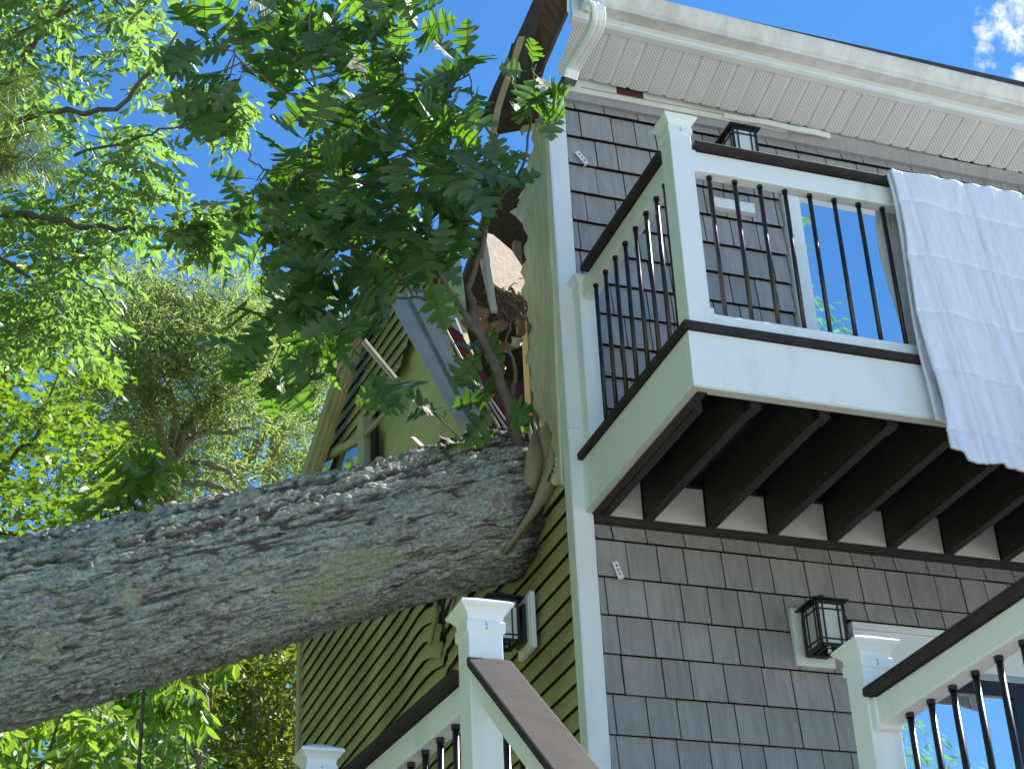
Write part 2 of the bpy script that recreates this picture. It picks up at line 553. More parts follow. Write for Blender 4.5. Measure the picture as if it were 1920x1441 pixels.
class MB:
    def __init__(s):
        s.v = []
        s.f = []

    def add(s, vs, fs):
        n = len(s.v)
        s.v += [tuple(map(float, p)) for p in vs]
        s.f += [tuple(i + n for i in f) for f in fs]
        return s

    def box(s, x0, x1, y0, y1, z0, z1):
        return s.add([(x0, y0, z0), (x1, y0, z0), (x1, y1, z0), (x0, y1, z0), (x0, y0, z1), (x1, y0, z1), (x1, y1, z1), (x0, y1, z1)],
                     [(0, 3, 2, 1), (4, 5, 6, 7), (0, 1, 5, 4), (1, 2, 6, 5), (2, 3, 7, 6), (3, 0, 4, 7)])

    def hexa(s, p):     # 8 corners, bottom 4 then top 4
        return s.add(p, [(0, 3, 2, 1), (4, 5, 6, 7), (0, 1, 5, 4), (1, 2, 6, 5), (2, 3, 7, 6), (3, 0, 4, 7)])

    def sweep(s, prof, path_a, path_b):
        """profile given as 3D points at one end, and at the other end: closed solid"""
        n = len(prof)
        a = [np.array(q) + np.array(path_a) for q in prof]
        b = [np.array(q) + np.array(path_b) for q in prof]
        fs = [(i, (i + 1) % n, n + (i + 1) % n, n + i) for i in range(n)]
        fs += [tuple(range(n))[::-1], tuple(range(n, 2 * n))]
        return s.add(a + b, fs)

    def prism(s, poly, off):
        """flat polygon (3D points) given a thickness vector"""
        return s.sweep(poly, (0, 0, 0), off)

    def tube(s, pts, rad, n=8, cap=True):
        pts = [np.array(p, float) for p in pts]
        if not hasattr(rad, '__len__'):
            rad = [rad] * len(pts)
        rings = []
        up = np.array([0.13, 0.37, 0.92])
        for i, p in enumerate(pts):
            d = pts[min(i + 1, len(pts) - 1)] - pts[max(i - 1, 0)]
            d = d / (np.linalg.norm(d) + 1e-9)
            a = np.cross(d, up)
            if np.linalg.norm(a) < 0.1:
                a = np.cross(d, np.array([1.0, 0.2, 0.1]))
            a /= np.linalg.norm(a)
            b = np.cross(d, a)
            rings.append([p + rad[i] * (math.cos(t) * a + math.sin(t) * b) for t in np.arange(n) * 2 * math.pi / n])
        vs = [q for r in rings for q in r]
        fs = []
        for i in range(len(pts) - 1):
            for k in range(n):
                fs.append((i * n + k, i * n + (k + 1) % n, (i + 1) * n + (k + 1) % n, (i + 1) * n + k))
        if cap:
            fs.append(tuple(range(n))[::-1])
            fs.append(tuple((len(pts) - 1) * n + k for k in range(n)))
        return s.add(vs, fs)

    def build(s, name, mat, parent=None, smooth=False, bevel=0.0, seg=2):
        b = base_of(parent) if parent is not None else Vector((0, 0, 0))
        me = bpy.data.meshes.new(name)
        me.from_pydata([(p[0] - b.x, p[1] - b.y, p[2] - b.z) for p in s.v], [], s.f)
        me.materials.append(mat)
        bm = bmesh.new()
        bm.from_mesh(me)
        bmesh.ops.recalc_face_normals(bm, faces=bm.faces)
        bm.to_mesh(me)
        bm.free()
        me.update()
        if smooth:
            me.shade_smooth()
        o = link(name, me, parent)
        if bevel:
            md = o.modifiers.new('bevel', 'BEVEL')
            md.width = bevel
            md.segments = seg
            md.limit_method = 'ANGLE'
            md.angle_limit = math.radians(40)
        return o


def box(name, mat, parent, x0, x1, y0, y1, z0, z1, bevel=0.0):
    return MB().box(x0, x1, y0, y1, z0, z1).build(name, mat, parent, bevel=bevel)


def copy_tree(o, parent=None):
    c = o.copy()
    S.collection.objects.link(c)
    c.parent = parent
    for ch in list(o.children):
        copy_tree(ch, c)
    return c


def vnoise(P, seed=0):
    """vectorised value noise, 0..1"""
    P = np.asarray(P, float)
    i = np.floor(P).astype(np.int64)
    f = P - i
    f = f * f * (3 - 2 * f)

    def h(a, b, c):
        n = (a * 73856093) ^ (b * 19349663) ^ (c * 83492791) ^ (seed * 2654435761 & 0x7fffffff)
        n = (n ^ (n >> 13)) * 1274126177 & 0x7fffffff
        n = (n ^ (n >> 16)) * 668265263 & 0x7fffffff
        return (n & 0xffff) / 65535.0
    r = 0
    for dx in (0, 1):
        for dy in (0, 1):
            for dz in (0, 1):
                w = (f[..., 0] if dx else 1 - f[..., 0]) * (f[..., 1] if dy else 1 - f[..., 1]) * (f[..., 2] if dz else 1 - f[..., 2])
                r = r + w * h(i[..., 0] + dx, i[..., 1] + dy, i[..., 2] + dz)
    return r


def fbm(P, oct=4, seed=0):
    P = np.asarray(P, float)
    a, t, r = 1.0, 0, 0
    for k in range(oct):
        r = r + a * vnoise(P * 2 ** k, seed + k)
        t += a
        a *= 0.5
    return r / t


# ------------------------------------------------------------------ ground
g = MB()
g.add([(-900, -900, 0), (900, -900, 0), (900, 900, 0), (-900, 900, 0)], [(0, 1, 2, 3)])
tag(g.build('ground', M['grass']), kind='structure')
gy = MB()
gy.add([(-7, -60, 0.004), (40, -60, 0.004), (40, 0.0, 0.004), (-1.6, 0.0, 0.004), (-1.6, -3.5, 0.004), (-7, -5.5, 0.004)], [(0, 1, 2, 3, 4, 5)])
tag(gy.build('gravel_yard', M['gravel']), kind='structure')

# ================================================================== HOUSE
XS = -0.09
house = empty('house', (0, 0, 0), 'two storey house with grey shake front and olive lap side, smashed open by a tree', 'house')

# --- front wall and its shingles
front = MB()
front.box(-0.02, 8.0, 0.02, 0.18, 0.0, 7.22)
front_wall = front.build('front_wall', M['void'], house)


def side(u, v, dx=0.0):
    p = on(0, XS, u, v)
    p[0] += dx
    return p


openings = [(1.158, 2.57, 5.17, 6.945), (1.19, 2.87, 0.0, 4.505)]


def blocked(x0, x1, z0, z1):
    for a, b_, c, d in openings:
        if x1 > a and x0 < b_ and z1 > c + 0.02 and z0 < d - 0.02:
            return True
    return False


sh_meshes = {}
n_sh = 0
stuff_sh = MB()


def shingle_mesh(w, h):
    w = round(w / 0.004) * 0.004
    h = round(h / 0.004) * 0.004
    key = (round(w, 3), round(h, 3))
    if key not in sh_meshes:
        b = MB()
        e = 0.003
        b.hexa([(e, -0.018, 0), (w - e, -0.018, 0), (w - e, -0.014, 0.007), (e, -0.014, 0.007),
                (e, 0.000, h), (w - e, 0.000, h), (w - e, 0.005, h), (e, 0.005, h)])
        me = bpy.data.meshes.new('shingle')
        me.from_pydata(b.v, [], b.f)
        me.materials.append(M['shingle'])
        me.update()
        sh_meshes[key] = me
    return sh_meshes[key]


def proj(P):
    q = RC @ (np.asarray(P, float) - CAM)
    return FPX * q[0] / q[2] + 960, FPX * q[1] / q[2] + 720.5, q[2]


rows = []
for k in range(-7, 4):                                   # lower wall
    rows.append((4.245 + 0.176 * k, 0.176, 4.845))
for k in range(12):                                      # upper wall
    rows.append((7.138 - 0.1705 * k, 0.1705, 7.19))
for z0, ex, zmax in rows:
    if z0 < 2.4:
        continue
    x = 0.0
    first = True
    h = min(ex - 0.001, zmax - z0)
    while x < 8.0:
        w = random.choice([0.112, 0.128, 0.140, 0.148, 0.160, 0.172, 0.184])
        if first:
            w *= random.choice([0.25, 0.5, 0.7, 0.85])
            first = False
        x1 = x + w
        if blocked(x, x1, z0, z0 + h) and not blocked(x - 0.012, x + 0.012, z0, z0 + h):
            x1 = x + 0.01
            while not blocked(x, x1 + 0.004, z0, z0 + h):
                x1 += 0.004
            w = x1 - x
            if w < 0.02:
                x = x1 + 0.12
                continue
        if not blocked(x + 0.01, x1 - 0.01, z0, z0 + h):
            u, v, dd = proj((x + w / 2, 0, z0 + h / 2))
            vis = -60 < u < 1960 and -30 < v < 1480
            # hidden behind the quilt and the far right rail
            if vis and n_sh < 300 and not (u > 1700 and 360 < v < 880):
                o = link('shingle', shingle_mesh(w, h), front_wall)
                o.location = (x, random.uniform(-0.0012, 0.0012), z0 + random.uniform(-0.0008, 0.0008))
                n_sh += 1
            else:
                e = 0.003
                stuff_sh.hexa([(x + e, -0.018, z0), (x1 - e, -0.018, z0), (x1 - e, -0.014, z0 + 0.007), (x + e, -0.014, z0 + 0.007),
                               (x + e, 0.000, z0 + h), (x1 - e, 0.000, z0 + h), (x1 - e, 0.005, z0 + h), (x + e, 0.005, z0 + h)])
        else:
            for a, b_, c, d in openings:      # short pieces over a window or door head
                if z0 < d < z0 + h - 0.02 and x1 > a and x < b_:
                    hh = z0 + h - d
                    o = link('shingle', shingle_mesh(w, hh), front_wall)
                    o.location = (x, -0.002, d)
                    n_sh += 1
        x = x1
tag(stuff_sh.build('shingle_field', M['shingle'], front_wall), kind='stuff')

# frieze and trims
box('frieze_board', M['shingle'], house, 0.0, 1.25, -0.022, 0.02, 7.19, 7.232)
box('frieze_board', M['shingle'], house, 1.2505, 8.0, -0.022, 0.02, 7.19, 7.272)
box('j_channel', M['white_old'], house, -0.06, 1.25, -0.032, 0.02, 7.236, 7.268)
box('ledger_trim', M['joist'], house, 0.0, 4.6, -0.03, 0.02, 4.846, 4.880)

# bent white trim peeling from the frieze
t = MB()
prev = None
for k in range(22):
    s_ = k / 21
    x = 0.88 + 0.62 * s_
    sag = 0.012 * math.sin(s_ * 3.1) + 0.003 * math.sin(s_ * 13)
    z = 7.262 - sag
    y = -0.040 - 0.02 * math.sin(s_ * 3.14)
    ring = [(x, y, z - 0.016), (x, y - 0.006, z + 0.012), (x, y + 0.004, z + 0.012), (x, y + 0.01, z - 0.016)]
    if prev:
        t.hexa([prev[0], ring[0], ring[3], prev[3], prev[1], ring[1], ring[2], prev[2]])
    prev = ring
t.build('peeled_trim', M['white_old'], house)
box('wall_plate', M['white_old'], house, 0.02, 0.30, 0.0, 0.05, 7.27, 7.40)
box('wall_plate', M['maroon'], house, 0.301, 0.45, 0.004, 0.05, 7.27, 7.40)
box('wall_plate', M['white_old'], house, 0.451, 2.2, 0.0, 0.05, 7.27, 7.40)
box('plate_lumber', M['wood'], house, 0.1, 0.9, -0.012, 0.03, 7.272, 7.292)

# --- corner boards (upper and lower lengths)
for z0, z1 in ((5.30, 7.20), (0.0, 4.885)):
    b = MB()
    b.box(-0.095, -0.004, -0.026, 0.02, z0, z1)
    o = b.build('corner_board', M['white'], house, bevel=0.003)
    s2 = MB().box(-0.100, -0.096, -0.026, 0.055, z0, z1)
    s2.build('corner_return', M['white'], o)
box('corner_board', M['white'], house, -0.0945, -0.004, -0.024, 0.02, 4.885, 5.30, 0.003)
MB().box(-0.0995, -0.096, -0.0235, 0.055, 4.885, 5.30).build('corner_return', M['white'], house)

# --- side wall: sheathing with a hole, housewrap strip at the corner
side_poly_low = [(0.02, 0.0), (5.36, 0.0), (5.36, 7.62), (4.2, 7.0), (2.9, 6.2), (1.9, 5.42), (0.02, 5.35)]
m_ = MB()
m_.prism([(-0.066, y, z) for y, z in side_poly_low], (0.055, 0, 0))
side_wall = m_.build('side_wall', M['ply_dark'], house)


def px_poly(pts, dx=0.0):
    return [side(u, v, dx) for u, v in pts]


up_poly = px_poly([(566, 1010), (570, 885), (628, 690), (690, 500), (745, 420), (835, 470), (845, 560), (848, 620), (868, 690), (900, 800), (875, 1000)], 0.03)
MB().prism(up_poly, (0.06, 0, 0)).build('upper_sheathing', M['sheath'], house)
# torn sheathing edge in pale grey beside the hole
MB().prism(px_poly([(800, 560), (842, 580), (860, 625), (866, 690), (905, 780), (880, 800), (820, 620)], 0.015), (0.012, 0, 0)).build('torn_sheathing', M['alu'], house)

# corner housewrap strip, wrinkled
w = MB()
NV, NH = 60, 10
P = []
for i in range(NV + 1):
    v = 225 + (910 - 225) * i / NV
    ul = np.interp(v, [225, 260, 330, 400, 440, 520, 640, 720, 790, 850, 910], [1005, 1000, 992, 982, 990, 988, 1000, 1003, 1012, 1030, 1042])
    ur = np.interp(v, [225, 910], [1027, 1060])
    ul += 4 * math.sin(i * 1.7) + 3 * math.sin(i * 0.61 + 1)
    for j in range(NH + 1):
        s_ = j / NH
        p = side(ul + (ur - ul) * s_, v, 0.0)
        p[0] += -0.010 * (fbm(np.array([s_ * 3, i * 0.23, 0]), 3, 5) - 0.5) * 4.5 * (1.1 - s_) - 0.004
        P.append(p)
W1 = NH + 1
w.add(P, [(i * W1 + j, i * W1 + j + 1, (i + 1) * W1 + j + 1, (i + 1) * W1 + j) for i in range(NV) for j in range(NH)])
o = w.build('housewrap', M['wrap'], house, smooth=True)
md = o.modifiers.new('solid', 'SOLIDIFY')
md.thickness = 0.012
# ragged curls of wrap at the hole's edge
for (pts, nm) in (([(985, 380), (1000, 350), (1003, 300), (992, 320), (996, 345), (978, 372)], 'torn_wrap'),
                  ([(962, 398), (985, 385), (998, 400), (990, 425), (975, 408)], 'torn_wrap'),
                  ([(980, 238), (1012, 232), (1010, 246), (990, 248), (984, 256)], 'torn_wrap')):
    MB().prism(px_poly(pts, -0.02), (0.006, 0.004, 0.0)).build(nm, M['paper'], house)


def mesh_side_board(name, z_at, y0, y1, ex, parent, bulge=None, n=1):
    """one Dutch lap course along the side wall; z_at(y) gives the bottom edge"""
    b = MB()
    n = max(1, n)
    prof = [(-0.023, 0.0), (-0.023, 0.009), (-0.018, 0.048), (-0.009, 0.066), (-0.006, ex - 0.001), (0.000, ex - 0.001), (-0.003, 0.064), (-0.013, 0.045), (-0.018, 0.004)]
    rings = []
    for i in range(n + 1):
        y = y0 + (y1 - y0) * i / n
        z = z_at(y)
        dx = bulge(y, z) if bulge else 0
        rings.append([(XS + 0.018 + px + dx, y, z + pz) for px, pz in prof])
    k = len(prof)
    vs = [p for r in rings for p in r]
    fs = [(i * k + j, i * k + (j + 1) % k, (i + 1) * k + (j + 1) % k, (i + 1) * k + j) for i in range(n) for j in range(k)]
    fs += [tuple(range(k))[::-1], tuple(n * k + j for j in range(k))]
    b.add(vs, fs)
    return b.build(name, M['siding'], parent)


EX = 0.099


def bulge_low(y, z):
    a = max(0.0, min(1.0, (z - 4.62) / 0.5))
    return -0.075 * a * math.exp(-((y - 1.35) / 0.45) ** 2) - 0.02 * a * math.exp(-((y - 2.3) / 0.3) ** 2)


k = 0
z = 2.95
while z < 6.9:
    top_near = 5.20 - 0.0 * z
    seam = 1.90 + 0.012 * math.sin(k * 2.1)
    zz = z
    if z > 5.27:
        mesh_side_board('siding_board', lambda y, zz=zz: zz, 1.95 + (z - 5.27) * 1.15, 5.29, EX, side_wall, bulge_low, 12)
    elif z > 5.0:       # torn apart under the trunk: gap between the two lengths
        mesh_side_board('siding_board', lambda y, zz=zz: zz + 0.10 * max(0, (1.1 - y)) * (zz - 4.9), 0.06, 1.74, EX, side_wall, bulge_low, 14)
        mesh_side_board('siding_board', lambda y, zz=zz: zz - 0.10 * math.exp(-((y - 1.9) / 0.16) ** 2), 1.925, 5.29, EX, side_wall, bulge_low, 24)
    elif z > 4.82:
        mesh_side_board('siding_board', lambda y, zz=zz: zz, 0.06, 1.84, EX, side_wall, bulge_low, 14)
        mesh_side_board('siding_board', lambda y, zz=zz: zz - 0.05 * math.exp(-((y - 1.86) / 0.16) ** 2), 1.88, 5.29, EX, side_wall, bulge_low, 20)
    else:
        cut = [0.9, 2.75, 1.2, 3.5, 0.75][k % 5]
        mesh_side_board('siding_board', lambda y, zz=zz: zz, 0.06, cut, EX, side_wall, bulge_low, 8)
        mesh_side_board('siding_board', lambda y, zz=zz: zz + 0.002, cut + 0.002, 5.29, EX, side_wall, bulge_low, 8)
    k += 1
    z += EX
# dark gap torn in the siding
MB().prism(px_poly([(826, 1100), (858, 1102), (850, 1160), (836, 1195), (832, 1150)], -0.014), (0.010, 0, 0)).build('siding_gap', M['void'], side_wall)
# curled end of the torn courses
cu = MB()
for (a, b_, c) in (((826, 1108), (834, 1150), (815, 1210)), ((868, 1105), (866, 1135), (848, 1175))):
    pa, pb, pc = side(*a, -0.03), side(*b_, -0.045), side(*c, -0.03)
    cu.tube([pa, pb, pc], [0.012, 0.015, 0.010], 6)
cu.build('curled_siding_end', M['siding'], side_wall, smooth=True)

# upper siding, sagged out of level
up_lines_poly = [(p[1], p[2]) for p in px_poly([(583, 905), (596, 850), (640, 700), (690, 520), (735, 430), (840, 455), (810, 545), (775, 600), (771, 655), (722, 762), (704, 795), (690, 815), (592, 872)])]


def clip_row(c, s):
    """y intervals of the line z = c + s*y inside the polygon"""
    ys = []
    n = len(up_lines_poly)
    for i in range(n):
        (ya, za), (yb, zb) = up_lines_poly[i], up_lines_poly[(i + 1) % n]
        fa, fb = za - c - s * ya, zb - c - s * yb
        if (fa > 0) != (fb > 0):
            t = fa / (fa - fb)
            ys.append(ya + t * (yb - ya))
    ys.sort()
    return list(zip(ys[::2], ys[1::2]))


SL = 0.159
for k in range(0, 37):
    c = 6.2 + 0.091 * k
    for y0, y1 in clip_row(c + 0.05, SL):
        if y1 - y0 > 0.06:
            mesh_side_board('siding_board', lambda y, c=c: c + SL * y, y0, y1 + 0.02, EX, side_wall,
                            lambda y, z: -0.02 - 0.015 * math.exp(-((y - 2.6) / 0.4) ** 2), 6)

# far corner trim
box('far_corner_board', M['cut_wood'], house, -0.105, 0.02, 5.29, 5.385, 0.0, 7.6)

# rake trims of the far slope (three stepped boards)
for (u0, v0, u1, v1, dx, wd, dep) in ((550, 930, 728, 392, -0.16, 9, 0.02), (559.5, 930, 736, 392, -0.14, 12, 0.02), (572, 925, 747, 392, -0.12, 10, 0.02)):
    pts = [(u0, v0), (u0 + wd, v0), (u1 + wd * 0.8, v1), (u1, v1)]
    MB().prism([on(0, XS + dx, u, v) for u, v in pts], (0.03, 0, 0)).build('rake_board', M['cut_wood'], house)
# roof slopes (far slope whole; near slope starts beyond the torn end)
ridge = (2.65, 8.86)
r = MB()
r.add([(0.6, 2.65, 8.70), (8.3, 2.65, 8.70), (8.3, 5.45, 7.58), (0.6, 5.45, 7.58), (0.6, 2.65, 8.76), (8.3, 2.65, 8.76), (8.3, 5.45, 7.64), (0.6, 5.45, 7.64)],
      [(0, 3, 2, 1), (4, 5, 6, 7), (0, 1, 5, 4), (1, 2, 6, 5), (2, 3, 7, 6), (3, 0, 4, 7)])
r.build('far_roof', M['roof'], house)
r = MB()
jag = [0.62, 2.05, 2.20, 2.10, 2.25, 2.05, 1.90]
ys = np.linspace(-0.36, 2.65, 7)
for a in range(6):
    za, zb = np.interp(ys[a], [-0.36, 2.65], [7.60, 8.70]), np.interp(ys[a + 1], [-0.36, 2.65], [7.60, 8.70])
    x0a, x0b = (0.05, 0.05 + 0.4) if a == 0 else (jag[a], jag[a + 1])
    dr = 0.10 if a == 0 else 0.0
    r.hexa([(x0a, ys[a], za), (8.3, ys[a], za - 0.11), (8.3, ys[a + 1], zb - 0.1), (x0b, ys[a + 1], zb),
            (x0a, ys[a], za + 0.05), (8.3, ys[a], za - 0.06), (8.3, ys[a + 1], zb - 0.05), (x0b, ys[a + 1], zb + 0.05)])
r.build('near_roof', M['roof'], house)
box('gable_end', M['ply_dark'], house, 7.9, 8.0, 0.18, 5.3, 0, 7.4)
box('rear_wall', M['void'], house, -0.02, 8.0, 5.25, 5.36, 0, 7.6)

# --- soffit, fascia and gutter, lifted at the torn end
def zlift(x):
    return 0.115 * max(0.0, 1 - x / 3.4) ** 1.3


soffit = MB().box(-0.05, 8.0, -0.06, -0.05, 7.40, 7.401).build('soffit', M['soffit'], house)
PW = 0.1015
for k in range(80):
    x0 = -0.035 + k * PW
    x1 = x0 + PW
    zb0, zb1 = 7.262 + 0.68 * zlift(x0), 7.262 + 0.68 * zlift(x1)
    zf0, zf1 = 7.322 + zlift(x0), 7.322 + zlift(x1)
    yb, yf = -0.0235, -0.292

    def P3(s_, t_, d):    # s along x, t from wall to fascia, d raises
        return (x0 + PW * s_, yb + (yf - yb) * t_, (zb0 * (1 - s_) + zb1 * s_) * (1 - t_) + (zf0 * (1 - s_) + zf1 * s_) * t_ + d)
    prof = [(0.0, 0.0), (0.70, 0.0), (0.76, 0.009), (0.90, 0.009), (0.96, 0.0), (1.0, 0.0)]
    pan = MB()
    for (sa, da), (sb, db) in zip(prof[:-1], prof[1:]):
        if sa == 0.0:
            continue
        pan.add([P3(sa, 0, da), P3(sb, 0, db), P3(sb, 1, db), P3(sa, 1, da)], [(0, 1, 2, 3)])
    rib = pan.build('soffit_rib', M['soffit'], soffit)
    MB().add([P3(0, 0, 0), P3(0.70, 0, 0), P3(0.70, 1, 0), P3(0, 1, 0)], [(0, 1, 2, 3)]).build('soffit_panel', M['perf'], soffit)

XE = -0.06


def run_strip(name, mat, prof_fn, x0=XE, x1=8.1, n=40, bevel=0):
    b = MB()
    rings = []
    for i in range(n + 1):
        x = x0 + (x1 - x0) * i / n
        rings.append([(x, y, z) for y, z in prof_fn(x)])
    k = len(rings[0])
    vs = [p for r_ in rings for p in r_]
    fs = [(i * k + j, i * k + (j + 1) % k, (i + 1) * k + (j + 1) % k, (i + 1) * k + j) for i in range(n) for j in range(k)]
    fs += [tuple(range(k))[::-1], tuple(n * k + j for j in range(k))]
    b.add(vs, fs)
    return b.build(name, mat, house, bevel=bevel)


def fz(x):
    return 7.322 + zlift(x)


run_strip('soffit_channel', M['soffit'], lambda x: [(-0.285, fz(x) - 0.006), (-0.318, fz(x) - 0.002), (-0.318, fz(x) + 0.012), (-0.285, fz(x) + 0.008)])
run_strip('fascia', M['soffit'], lambda x: [(-0.316, fz(x) + 0.013), (-0.334, fz(x) + 0.013), (-0.334, fz(x) + 0.17), (-0.316, fz(x) + 0.17)])
run_strip('fascia_lip', M['white'], lambda x: [(-0.319, fz(x) + 0.000), (-0.340, fz(x) + 0.004), (-0.340, fz(x) + 0.012), (-0.319, fz(x) + 0.010)])
run_strip('gutter', M['gutter'], lambda x: [(-0.336, fz(x) + 0.050), (-0.405, fz(x) + 0.050), (-0.411, fz(x) + 0.055), (-0.414, fz(x) + 0.075), (-0.438, fz(x) + 0.112), (-0.447, fz(x) + 0.132),
                                            (-0.449, fz(x) + 0.146), (-0.441, fz(x) + 0.150), (-0.438, fz(x) + 0.140), (-0.340, fz(x) + 0.140)], x0=-0.02, n=30)
run_strip('drip_shingle', M['roof'], lambda x: [(-0.33, fz(x) + 0.16), (-0.385, fz(x) + 0.156), (-0.385, fz(x) + 0.168), (-0.33, fz(x) + 0.175)], x0=0.2)
# rake end board between the soffit and the torn roof, in dark plywood
MB().prism([at(1030, -40, 8.1), at(1064, -40, 8.05), at(1063, 20, 8.08), at(1020, 118, 8.25), at(1000, 185, 8.5), at(972, 195, 8.6), at(990, 110, 8.4), at(1012, 40, 8.2)], (0.02, 0.03, 0.01)).build('torn_rake_board', M['ply_dark'], house)

# --- downspout elbow: fluted rectangular tube, open black end
ds = MB()
pth = [at(1102, 16, 7.66), at(1112, 12, 7.63), at(1121, 20, 7.62), at(1121, 42, 7.64), at(1110, 66, 7.70), at(1096, 88, 7.76), at(1083, 109, 7.82), at(1072, 128, 7.86), at(1067, 148, 7.86)]
wv = np.array([1.0, 0.05, 0.0])


def rect_ring(p, d, hw, hd, flute=True):
    d = d / np.linalg.norm(d)
    a = wv - d * (wv @ d)
    a /= np.linalg.norm(a)
    c = np.cross(d, a)
    ring = []
    seq = []
    nn = 6
    for i in range(nn):
        t_ = -1 + 2 * (i + 0.5) / nn
        seq.append((t_, -1 + (0.12 if i % 2 else 0)))
    for i in range(3):
        t_ = -1 + 2 * (i + 0.5) / 3
        seq.append((1 - (0.10 if i % 2 else 0), t_))
    for i in range(nn):
        t_ = 1 - 2 * (i + 0.5) / nn
        seq.append((t_, 1 - (0.12 if i % 2 else 0)))
    for i in range(3):
        t_ = 1 - 2 * (i + 0.5) / 3
        seq.append((-1 + (0.10 if i % 2 else 0), t_))
    return [p + a * hw * s_ + c * hd * t_ for s_, t_ in seq]


def rect_tube(path, hw, hd):
    b = MB()
    rings = []
    fine = []
    for i in range(len(path) - 1):
        for t_ in np.linspace(0, 1, 4)[:-1]:
            fine.append(path[i] * (1 - t_) + path[i + 1] * t_)
    fine.append(path[-1])
    sm = [fine[0]] + [(fine[i - 1] + fine[i] * 2 + fine[i + 1]) / 4 for i in range(1, len(fine) - 1)] + [fine[-1]]
    for i in range(len(sm)):
        d = sm[min(i + 1, len(sm) - 1)] - sm[max(i - 1, 0)]
        rings.append(rect_ring(sm[i], d, hw, hd))
    k = len(rings[0])
    b.add([p for r_ in rings for p in r_], [(i * k + j, i * k + (j + 1) % k, (i + 1) * k + (j + 1) % k, (i + 1) * k + j) for i in range(len(sm) - 1) for j in range(k)])
    return b, sm


b, sm = rect_tube(pth, 0.033, 0.025)
down = b.build('downspout', M['white'], house)
md = down.modifiers.new('solid', 'SOLIDIFY')
md.thickness = 0.002
d_end = sm[-1] - sm[-3]
b = MB()
ring = rect_ring(sm[-1] - d_end * 0.02, d_end, 0.034, 0.024)
ring2 = rect_ring(sm[-1] + d_end / np.linalg.norm(d_end) * 0.028, d_end, 0.030, 0.021)
k = len(ring)
b.add(ring + ring2, [(j, (j + 1) % k, k + (j + 1) % k, k + j) for j in range(k)] + [tuple(range(k, 2 * k)), tuple(range(k))])
b.build('downspout_end', M['black'], down)

# --- torn roof flap hanging off the end (sheathing, underlay, drip edge)
fl = MB()
fu = [at(1006, -60, 8.2), at(1000, 0, 8.35), at(978, 50, 8.5), at(950, 110, 8.7), at(925, 165, 8.85), at(896, 234, 9.0)]
fr_ = [at(1060, -60, 8.25), at(1047, 0, 8.40), at(1024, 55, 8.55), at(1010, 110, 8.75), at(1000, 175, 8.9), at(932, 240, 9.05)]
fl.add(fu + fr_ + [p + np.array([0.02, 0.05, 0.05]) for p in fu + fr_],
       [(i, i + 1, 7 + i, 6 + i) for i in range(5)] + [(12 + i, 18 + i, 19 + i, 13 + i) for i in range(5)] +
       [(i, 12 + i, 13 + i, i + 1) for i in range(5)] + [(6 + i, 7 + i, 19 + i, 18 + i) for i in range(5)] + [(5, 17, 23, 11), (0, 6, 18, 12)])
flap = fl.build('roof_flap', M['flap'], house)
de = MB()
dl = [at(971, 70, 8.46), at(962, 100, 8.55), at(950, 135, 8.65), at(936, 175, 8.75), at(927, 205, 8.82), at(918, 250, 8.9), at(914, 275, 8.93)]
for a, b_ in zip(dl[:-1], dl[1:]):
    o1, o2 = np.array([0.030, -0.01, 0.0]), np.array([0.004, -0.012, 0.0])
    de.hexa([a, a + o1, a + o1 + o2 * 0.5, a + o2 * 0.5, b_, b_ + o1, b_ + o1 + o2 * 0.5, b_ + o2 * 0.5])
de.build('drip_edge', M['cut_wood'], flap)
MB().prism([at(960, 80, 8.7), at(1010, 130, 8.85), at(1012, 230, 9.0), at(930, 245, 9.1), at(925, 200, 9.0)], (0.02, 0.03, 0)).build('dark_sheathing', M['ply_dark'], house)
# shreds of underlay along the tear
tear = MB()
for (u, v) in ((1012, 5), (1022, 22), (1016, 35), (1004, 55), (1000, 70), (985, 90)):
    p = at(u, v, 8.3)
    tear.prism([p, p + np.array([0.03, 0.0, 0.02]), p + np.array([0.035, 0.0, -0.05]), p + np.array([0.01, 0.0, -0.03])], (0.004, 0.006, 0))
tear.build('torn_shred', M['ply_dark'], house)

# --- interior seen through the hole
box('room_wall', M['maroon'], house, 1.95, 2.0, 0.2, 5.2, 5.25, 7.3)
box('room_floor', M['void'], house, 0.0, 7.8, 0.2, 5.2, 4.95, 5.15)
box('room_back', M['maroon'], house, 0.0, 1.94, 3.4, 3.45, 5.2, 7.6)
box('stud', M['wood'], house, 0.06, 0.10, 0.95, 0.99, 6.4, 6.98)
box('stud', M['wood'], house, 0.30, 0.34, 1.45, 1.54, 5.3, 7.2)
OSB_P, OSB_N = at(950, 505, 8.87), np.array([0.33, -0.88, 0.20])


def on_board(u, v):
    r_ = ray(u, v)
    return CAM + r_ * (((OSB_P - CAM) @ OSB_N) / (r_ @ OSB_N))


MB().prism([on_board(u, v) for u, v in ((905, 434), (925, 440), (960, 470), (978, 498), (991, 520), (993, 540), (975, 553), (945, 545), (926, 532), (912, 470))],
           (-0.006, 0.012, -0.004)).build('split_strand_board', M['osb'], house)
